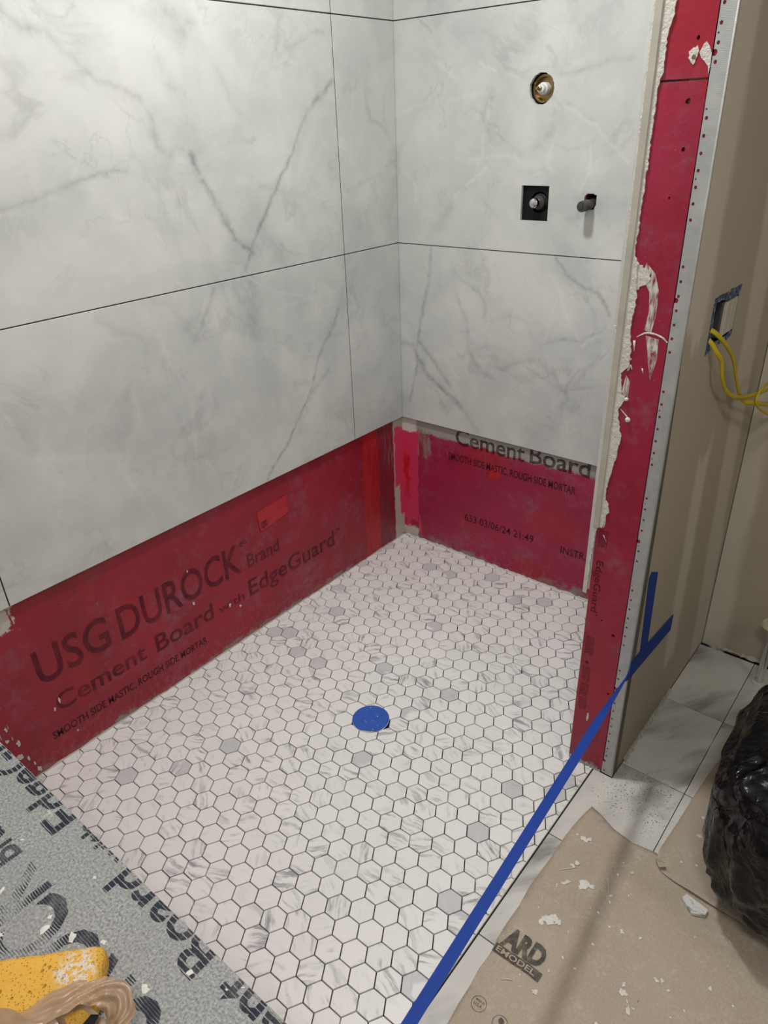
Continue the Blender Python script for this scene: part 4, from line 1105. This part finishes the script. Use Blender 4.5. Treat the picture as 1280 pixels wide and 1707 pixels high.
# ---------------------------------------------------------------- capped supply pipe in the alcove
sp = empty('supply_pipe', (1.372, -0.082, 0))
tag(sp, 'short chrome supply pipe with a cream cap standing in the alcove corner', 'pipe')
PX, PY = 1.372, -0.082
to(sp, lathe('pipe', [(0.0, 0.0), (0.0105, 0.0), (0.0105, 0.19), (0.0, 0.19)], (PX, PY, 0.0), (0, 0, 1), m_chrome, seg=18))
to(sp, lathe('collar', [(0.012, 0.0), (0.020, 0.0), (0.019, 0.003), (0.0105, 0.005)], (PX, PY, 0.0), (0, 0, 1), m_mortar, seg=16))
to(sp, lathe('cap', [(0.0, 0.186), (0.016, 0.188), (0.030, 0.196), (0.034, 0.204), (0.030, 0.210), (0.0, 0.213)], (PX, PY, 0.0), (0, 0, 1), m_cream, seg=24))

# ---------------------------------------------------------------- kraft paper floor protection
def sheet(name, poly, step, zf, mat, th=0.0009):
    b = bmesh.new(); vs = [b.verts.new((x, y, 0)) for x, y in poly]
    es = [b.edges.new((vs[i], vs[(i + 1) % len(vs)])) for i in range(len(vs))]
    bmesh.ops.triangle_fill(b, edges=es, use_beauty=True, normal=(0, 0, 1))
    xs_ = [p[0] for p in poly]; ys_ = [p[1] for p in poly]
    cut_grid(b, step, (min(xs_), min(ys_)), (max(xs_), max(ys_)))
    for v in b.verts: v.co.z = zf(v.co.x, v.co.y)
    o = from_bm(name, b, mat, None, smooth=True)
    s = o.modifiers.new('thickness', 'SOLIDIFY'); s.thickness = th; s.offset = 1.0
    return o
def crease(x, y, a, b, h, wd):
    A, B = Vector(a), Vector(b); D = B - A; p = Vector((x, y)) - A
    t = p.dot(D) / D.length_squared; dist = (p - D * t).length
    tt = max(0.0, min(1.0, t)); end = max(0.0, 1 - abs(t - tt) * 4)
    return h * math.exp(-(dist / wd) ** 2) * end
def z1(x, y):
    q = 0.0010 + 0.0016 * (mnoise.noise(Vector((x * 6, y * 6, 0))) + 0.6)
    q += crease(x, y, (1.42, -0.95), (1.52, -1.3), 0.004, 0.05)
    q += crease(x, y, (1.20, -0.93), (1.30, -0.99), 0.004, 0.012) + crease(x, y, (1.24, -1.0), (1.25, -1.35), 0.004, 0.03)
    return max(q, 0.0004)
random.seed(31)
P1L = [(1.178, -1.385), (1.1745, -1.345), (1.174, -1.309), (1.1705, -1.27), (1.172, -1.231), (1.168, -1.20), (1.166, -1.160), (1.1675, -1.11), (1.163, -1.054), (1.164, -1.033), (1.1665, -0.96), (1.166, -0.898), (1.168, -0.86), (1.172, -0.82), (1.179, -0.780)]
P1 = [(1.185, -1.70)] + P1L + [(1.205, -0.788), (1.247, -0.808), (1.296, -0.817), (1.348, -0.809), (1.40, -0.838), (1.568, -0.848), (1.70, -0.882), (2.05, -0.968), (2.10, -1.70)]
paper1 = sheet('paper_sheet', P1[::-1], 0.022, z1, m_kraft)
tag(paper1, 'brown kraft floor paper with black printing and mortar spatters beside the threshold', 'paper')
def z2(x, y):
    q = z1(x, y) * (1 if y < -0.80 else 0.4) + 0.0022 + 0.0012 * mnoise.noise(Vector((x * 5, y * 5, 3)))
    q += 0.005 * math.exp(-((y + 0.87) / 0.02) ** 2) * (1 if x > 1.37 else 0.6)
    q += crease(x, y, (1.40, -0.45), (1.44, -0.85), 0.004, 0.03)
    return q
P2 = [(1.395, -0.30), (1.382, -0.373), (1.366, -0.532), (1.361, -0.608), (1.357, -0.699), (1.350, -0.798), (1.356, -0.834), (1.374, -0.850), (1.405, -0.857), (1.439, -0.861), (1.568, -0.866), (1.70, -0.90), (2.10, -1.00), (2.15, -0.30)]
paper2 = sheet('paper_sheet', P2, 0.022, z2, m_kraft)
tag(paper2, 'second kraft paper sheet with a turned-up corner, under the black trash bag', 'paper')
# prints on the paper
ZP = lambda x, y: z1(x, y) + 0.0016
def drape(o):
    me = o.data
    b = bmesh.new(); b.from_mesh(me)
    xs_ = [v.co.x for v in b.verts]; ys_ = [v.co.y for v in b.verts]
    cut_grid(b, 0.008, (min(xs_), min(ys_)), (max(xs_), max(ys_)))
    for v in b.verts: v.co.z = ZP(v.co.x, v.co.y) + (v.co.z - 0.0)
    b.to_mesh(me); b.free(); return o
def on_paper(s, x0, y0, wd, hgt, mat, dz=0.0, rot=0.0, bold=0.014):
    U = Vector((math.cos(rot), math.sin(rot), 0)); V = Vector((-math.sin(rot), math.cos(rot), 0))
    return drape(lettering(s, (x0, y0, dz), U * wd, V * hgt, mat, paper1, clip=((1.172, 0, 0), (-1, 0, 0)), bold=bold))
on_paper('ARD', 1.1765, -1.199, 0.0885, 0.041, m_ink_paper, 0.0, bold=0.055)
drape(prism('print_bar', rect(1.1715, -1.2235, 1.2745, -1.2035), [], XY, 0.0, 0.0002, m_ink_paper, paper1, back=False))
on_paper('EMODEL', 1.1765, -1.2185, 0.086, 0.0115, m_paper_gap, 0.0004, bold=0.02)
for cx, cy in ((1.2055, -1.325), (1.2555, -1.3315)):
    b = bmesh.new(); n = 30
    A = [b.verts.new((cx + 0.0150 * math.cos(6.2832 * i / n), cy + 0.0150 * math.sin(6.2832 * i / n), 0)) for i in range(n)]
    B = [b.verts.new((cx + 0.0139 * math.cos(6.2832 * i / n), cy + 0.0139 * math.sin(6.2832 * i / n), 0)) for i in range(n)]
    for i in range(n): b.faces.new((A[i], A[(i + 1) % n], B[(i + 1) % n], B[i]))
    drape(from_bm('print_ring', b, m_ink_paper, paper1))
on_paper('MADE IN', 1.1965, -1.3215, 0.018, 0.0042, m_ink_paper)
on_paper('U.S.A.', 1.1960, -1.3305, 0.0185, 0.0062, m_ink_paper)
drape(prism('print_leaf', ring(1.2555, -1.327, 0.008, 0.006, 9, 0.3), [], XY, 0.0, 0.0001, m_ink_paper, paper1, back=False))
random.seed(77)
spots = [(1.232, -1.099, 0.016), (1.238, -1.092, 0.012), (1.222, -1.108, 0.012), (1.248, -1.093, 0.009), (1.278, -1.242, 0.008), (1.255, -0.985, 0.015), (1.268, -0.978, 0.009), (1.218, -1.005, 0.008), (1.224, -0.998, 0.009), (1.215, -0.955, 0.008), (1.22, -0.945, 0.006),
         (1.305, -1.02, 0.004), (1.31, -0.97, 0.006), (1.325, -0.89, 0.004), (1.36, -1.03, 0.006), (1.41, -1.14, 0.009), (1.405, -1.125, 0.006), (1.43, -1.165, 0.010), (1.422, -1.15, 0.004), (1.395, -1.02, 0.004), (1.45, -1.08, 0.007), (1.46, -1.075, 0.005), (1.475, -1.085, 0.004),
         (1.535, -1.03, 0.006), (1.56, -1.10, 0.005), (1.50, -1.20, 0.006), (1.29, -1.15, 0.004), (1.28, -1.19, 0.003), (1.48, -0.95, 0.003), (1.34, -0.945, 0.003), (1.205, -0.875, 0.010), (1.215, -0.87, 0.007)]
for x, y, s in spots:
    splat('mortar_fleck', x, y, ZP(x, y) - 0.0002, s, m_mortar_splash, paper1)
for pts in (((1.193, -0.985), (1.225, -0.955)), ((1.285, -0.93), (1.305, -0.97)), ((1.190, -1.055), (1.205, -1.075)), ((1.215, -1.262), (1.235, -1.250))):
    (xa, ya), (xb, yb) = pts
    o_ = sweep('mortar_fleck', [(xa, ya, ZP(xa, ya)), ((xa + xb) / 2, (ya + yb) / 2 + 0.002, ZP((xa + xb) / 2, (ya + yb) / 2)), (xb, yb, ZP(xb, yb))], [0.0006, 0.0014, 0.0006], m_mortar, paper1, seg=6, samples=4)
    tag(o_)
for x, y, s in ((1.40, -0.655, 0.006), (1.41, -0.71, 0.008), (1.455, -0.76, 0.004), (1.43, -0.79, 0.004), (1.40, -0.80, 0.003)):
    splat('mortar_fleck', x, y, z2(x, y) + 0.0012, s, m_mortar_splash, paper2)
# turned-up corner
ribbon('turned_corner', [[(1.352, -0.828, 0.006), (1.366, -0.824, 0.008)], [(1.356, -0.836, 0.012), (1.374, -0.832, 0.014)], [(1.367, -0.849, 0.013), (1.379, -0.841, 0.015)]], m_kraft, paper2)

# ---------------------------------------------------------------- offcut of mosaic marble
def offcut_mat():
    k = Mat('offcut_marble', 0.35, 0.4)
    p = k.objco()
    st = k.noise(k.vm('MULTIPLY', k.vm('ADD', p, k.vm('SCALE', k.noise(p, 40.0, 2, col=True), s=0.02)), (40.0, 110.0, 1.0)), 1.0, 3)
    k.color(k.mix(k.mr(st, 0.5, 0.7), (0.66, 0.655, 0.645), (0.22, 0.23, 0.25)))
    return k.m
CH = [(1.431, -0.887), (1.435, -0.872), (1.483, -0.880), (1.482, -0.897), (1.458, -0.908)]
ccx, ccy = 1.458, -0.889
bm = bmesh.new(); add_plate(bm, [(a - ccx, b - ccy) for a, b in CH][::-1], 0.0, 0.0075, 0.0009)
chip = from_bm('tile_offcut', bm, offcut_mat(), None, (ccx, ccy, max(z1(a, b) for a, b in CH) + 0.0015))
tag(chip, 'loose white marble tile offcut with grey veins lying on the kraft paper', 'tile offcut')

# ---------------------------------------------------------------- black trash bag
def bag_mat():
    k = Mat('black_bin_liner', 0.24, 0.28)
    p = k.objco()
    k.color(k.mix(k.mr(k.noise(p, 12.0, 4), 0.45, 0.75), (0.0025, 0.0025, 0.003), (0.009, 0.009, 0.010)))
    k.rough(k.mr(k.noise(p, 9.0, 3), 0.35, 0.65, 0.14, 0.34))
    def ridge(sc, v):
        return k.math('SUBTRACT', 1.0, k.math('ABSOLUTE', k.math('MULTIPLY_ADD', k.noise(v, sc, 3, 0.5, 0.6), 2.0, -1.0)))
    h = k.math('ADD', k.math('POWER', ridge(7.0, p), 6.0), k.math('MULTIPLY', k.math('POWER', ridge(17.0, k.vm('MULTIPLY', p, (1.0, 1.0, 0.6))), 5.0), 0.5))
    h = k.math('ADD', h, k.math('MULTIPLY', k.noise(p, 30.0, 4, 0.6), 0.6))
    k.bump(h, 0.6, 0.009)
    return k.m
bm = bmesh.new()
bmesh.ops.create_icosphere(bm, subdivisions=6, radius=1.0)
for v in bm.verts:
    d_ = v.co.copy()
    sx, sy, sz = 0.312, 0.290, 0.228
    p_ = 0.62
    e = lambda t: math.copysign(abs(t) ** p_, t)
    q = Vector((e(d_.x) * sx, e(d_.y) * sy, e(d_.z) * sz))
    if d_.z < 0:                                  # rounder towards the floor
        kx = 1 - 0.24 * (-d_.z) ** 1.6; q.x *= kx; q.y *= kx
    else:
        kx = 1 - 0.15 * d_.z ** 2; q.x *= kx; q.y *= kx
    n1 = mnoise.noise(d_ * 2.2 + Vector((4, 2, 7))); n2 = 1 - abs(mnoise.noise(d_ * 3.6 + Vector((1, 8, 2)))) * 2.2
    n3 = 1 - abs(mnoise.noise(Vector((d_.x * 9, d_.y * 9, d_.z * 3.5)) + Vector((3, 3, 0)))) * 2
    q += d_ * (0.016 * n1 + 0.012 * n2 + 0.007 * n3)
    q.z = max(q.z, -sz * 0.985)
    v.co = q
zmin = min(v.co.z for v in bm.verts)
for v in bm.verts: v.co.z -= zmin
trash = from_bm('trash_bag', bm, bag_mat(), None, (1.738, -0.680, 0.0105), smooth=True)
tag(trash, 'full black plastic trash bag standing on the kraft paper', 'trash bag')
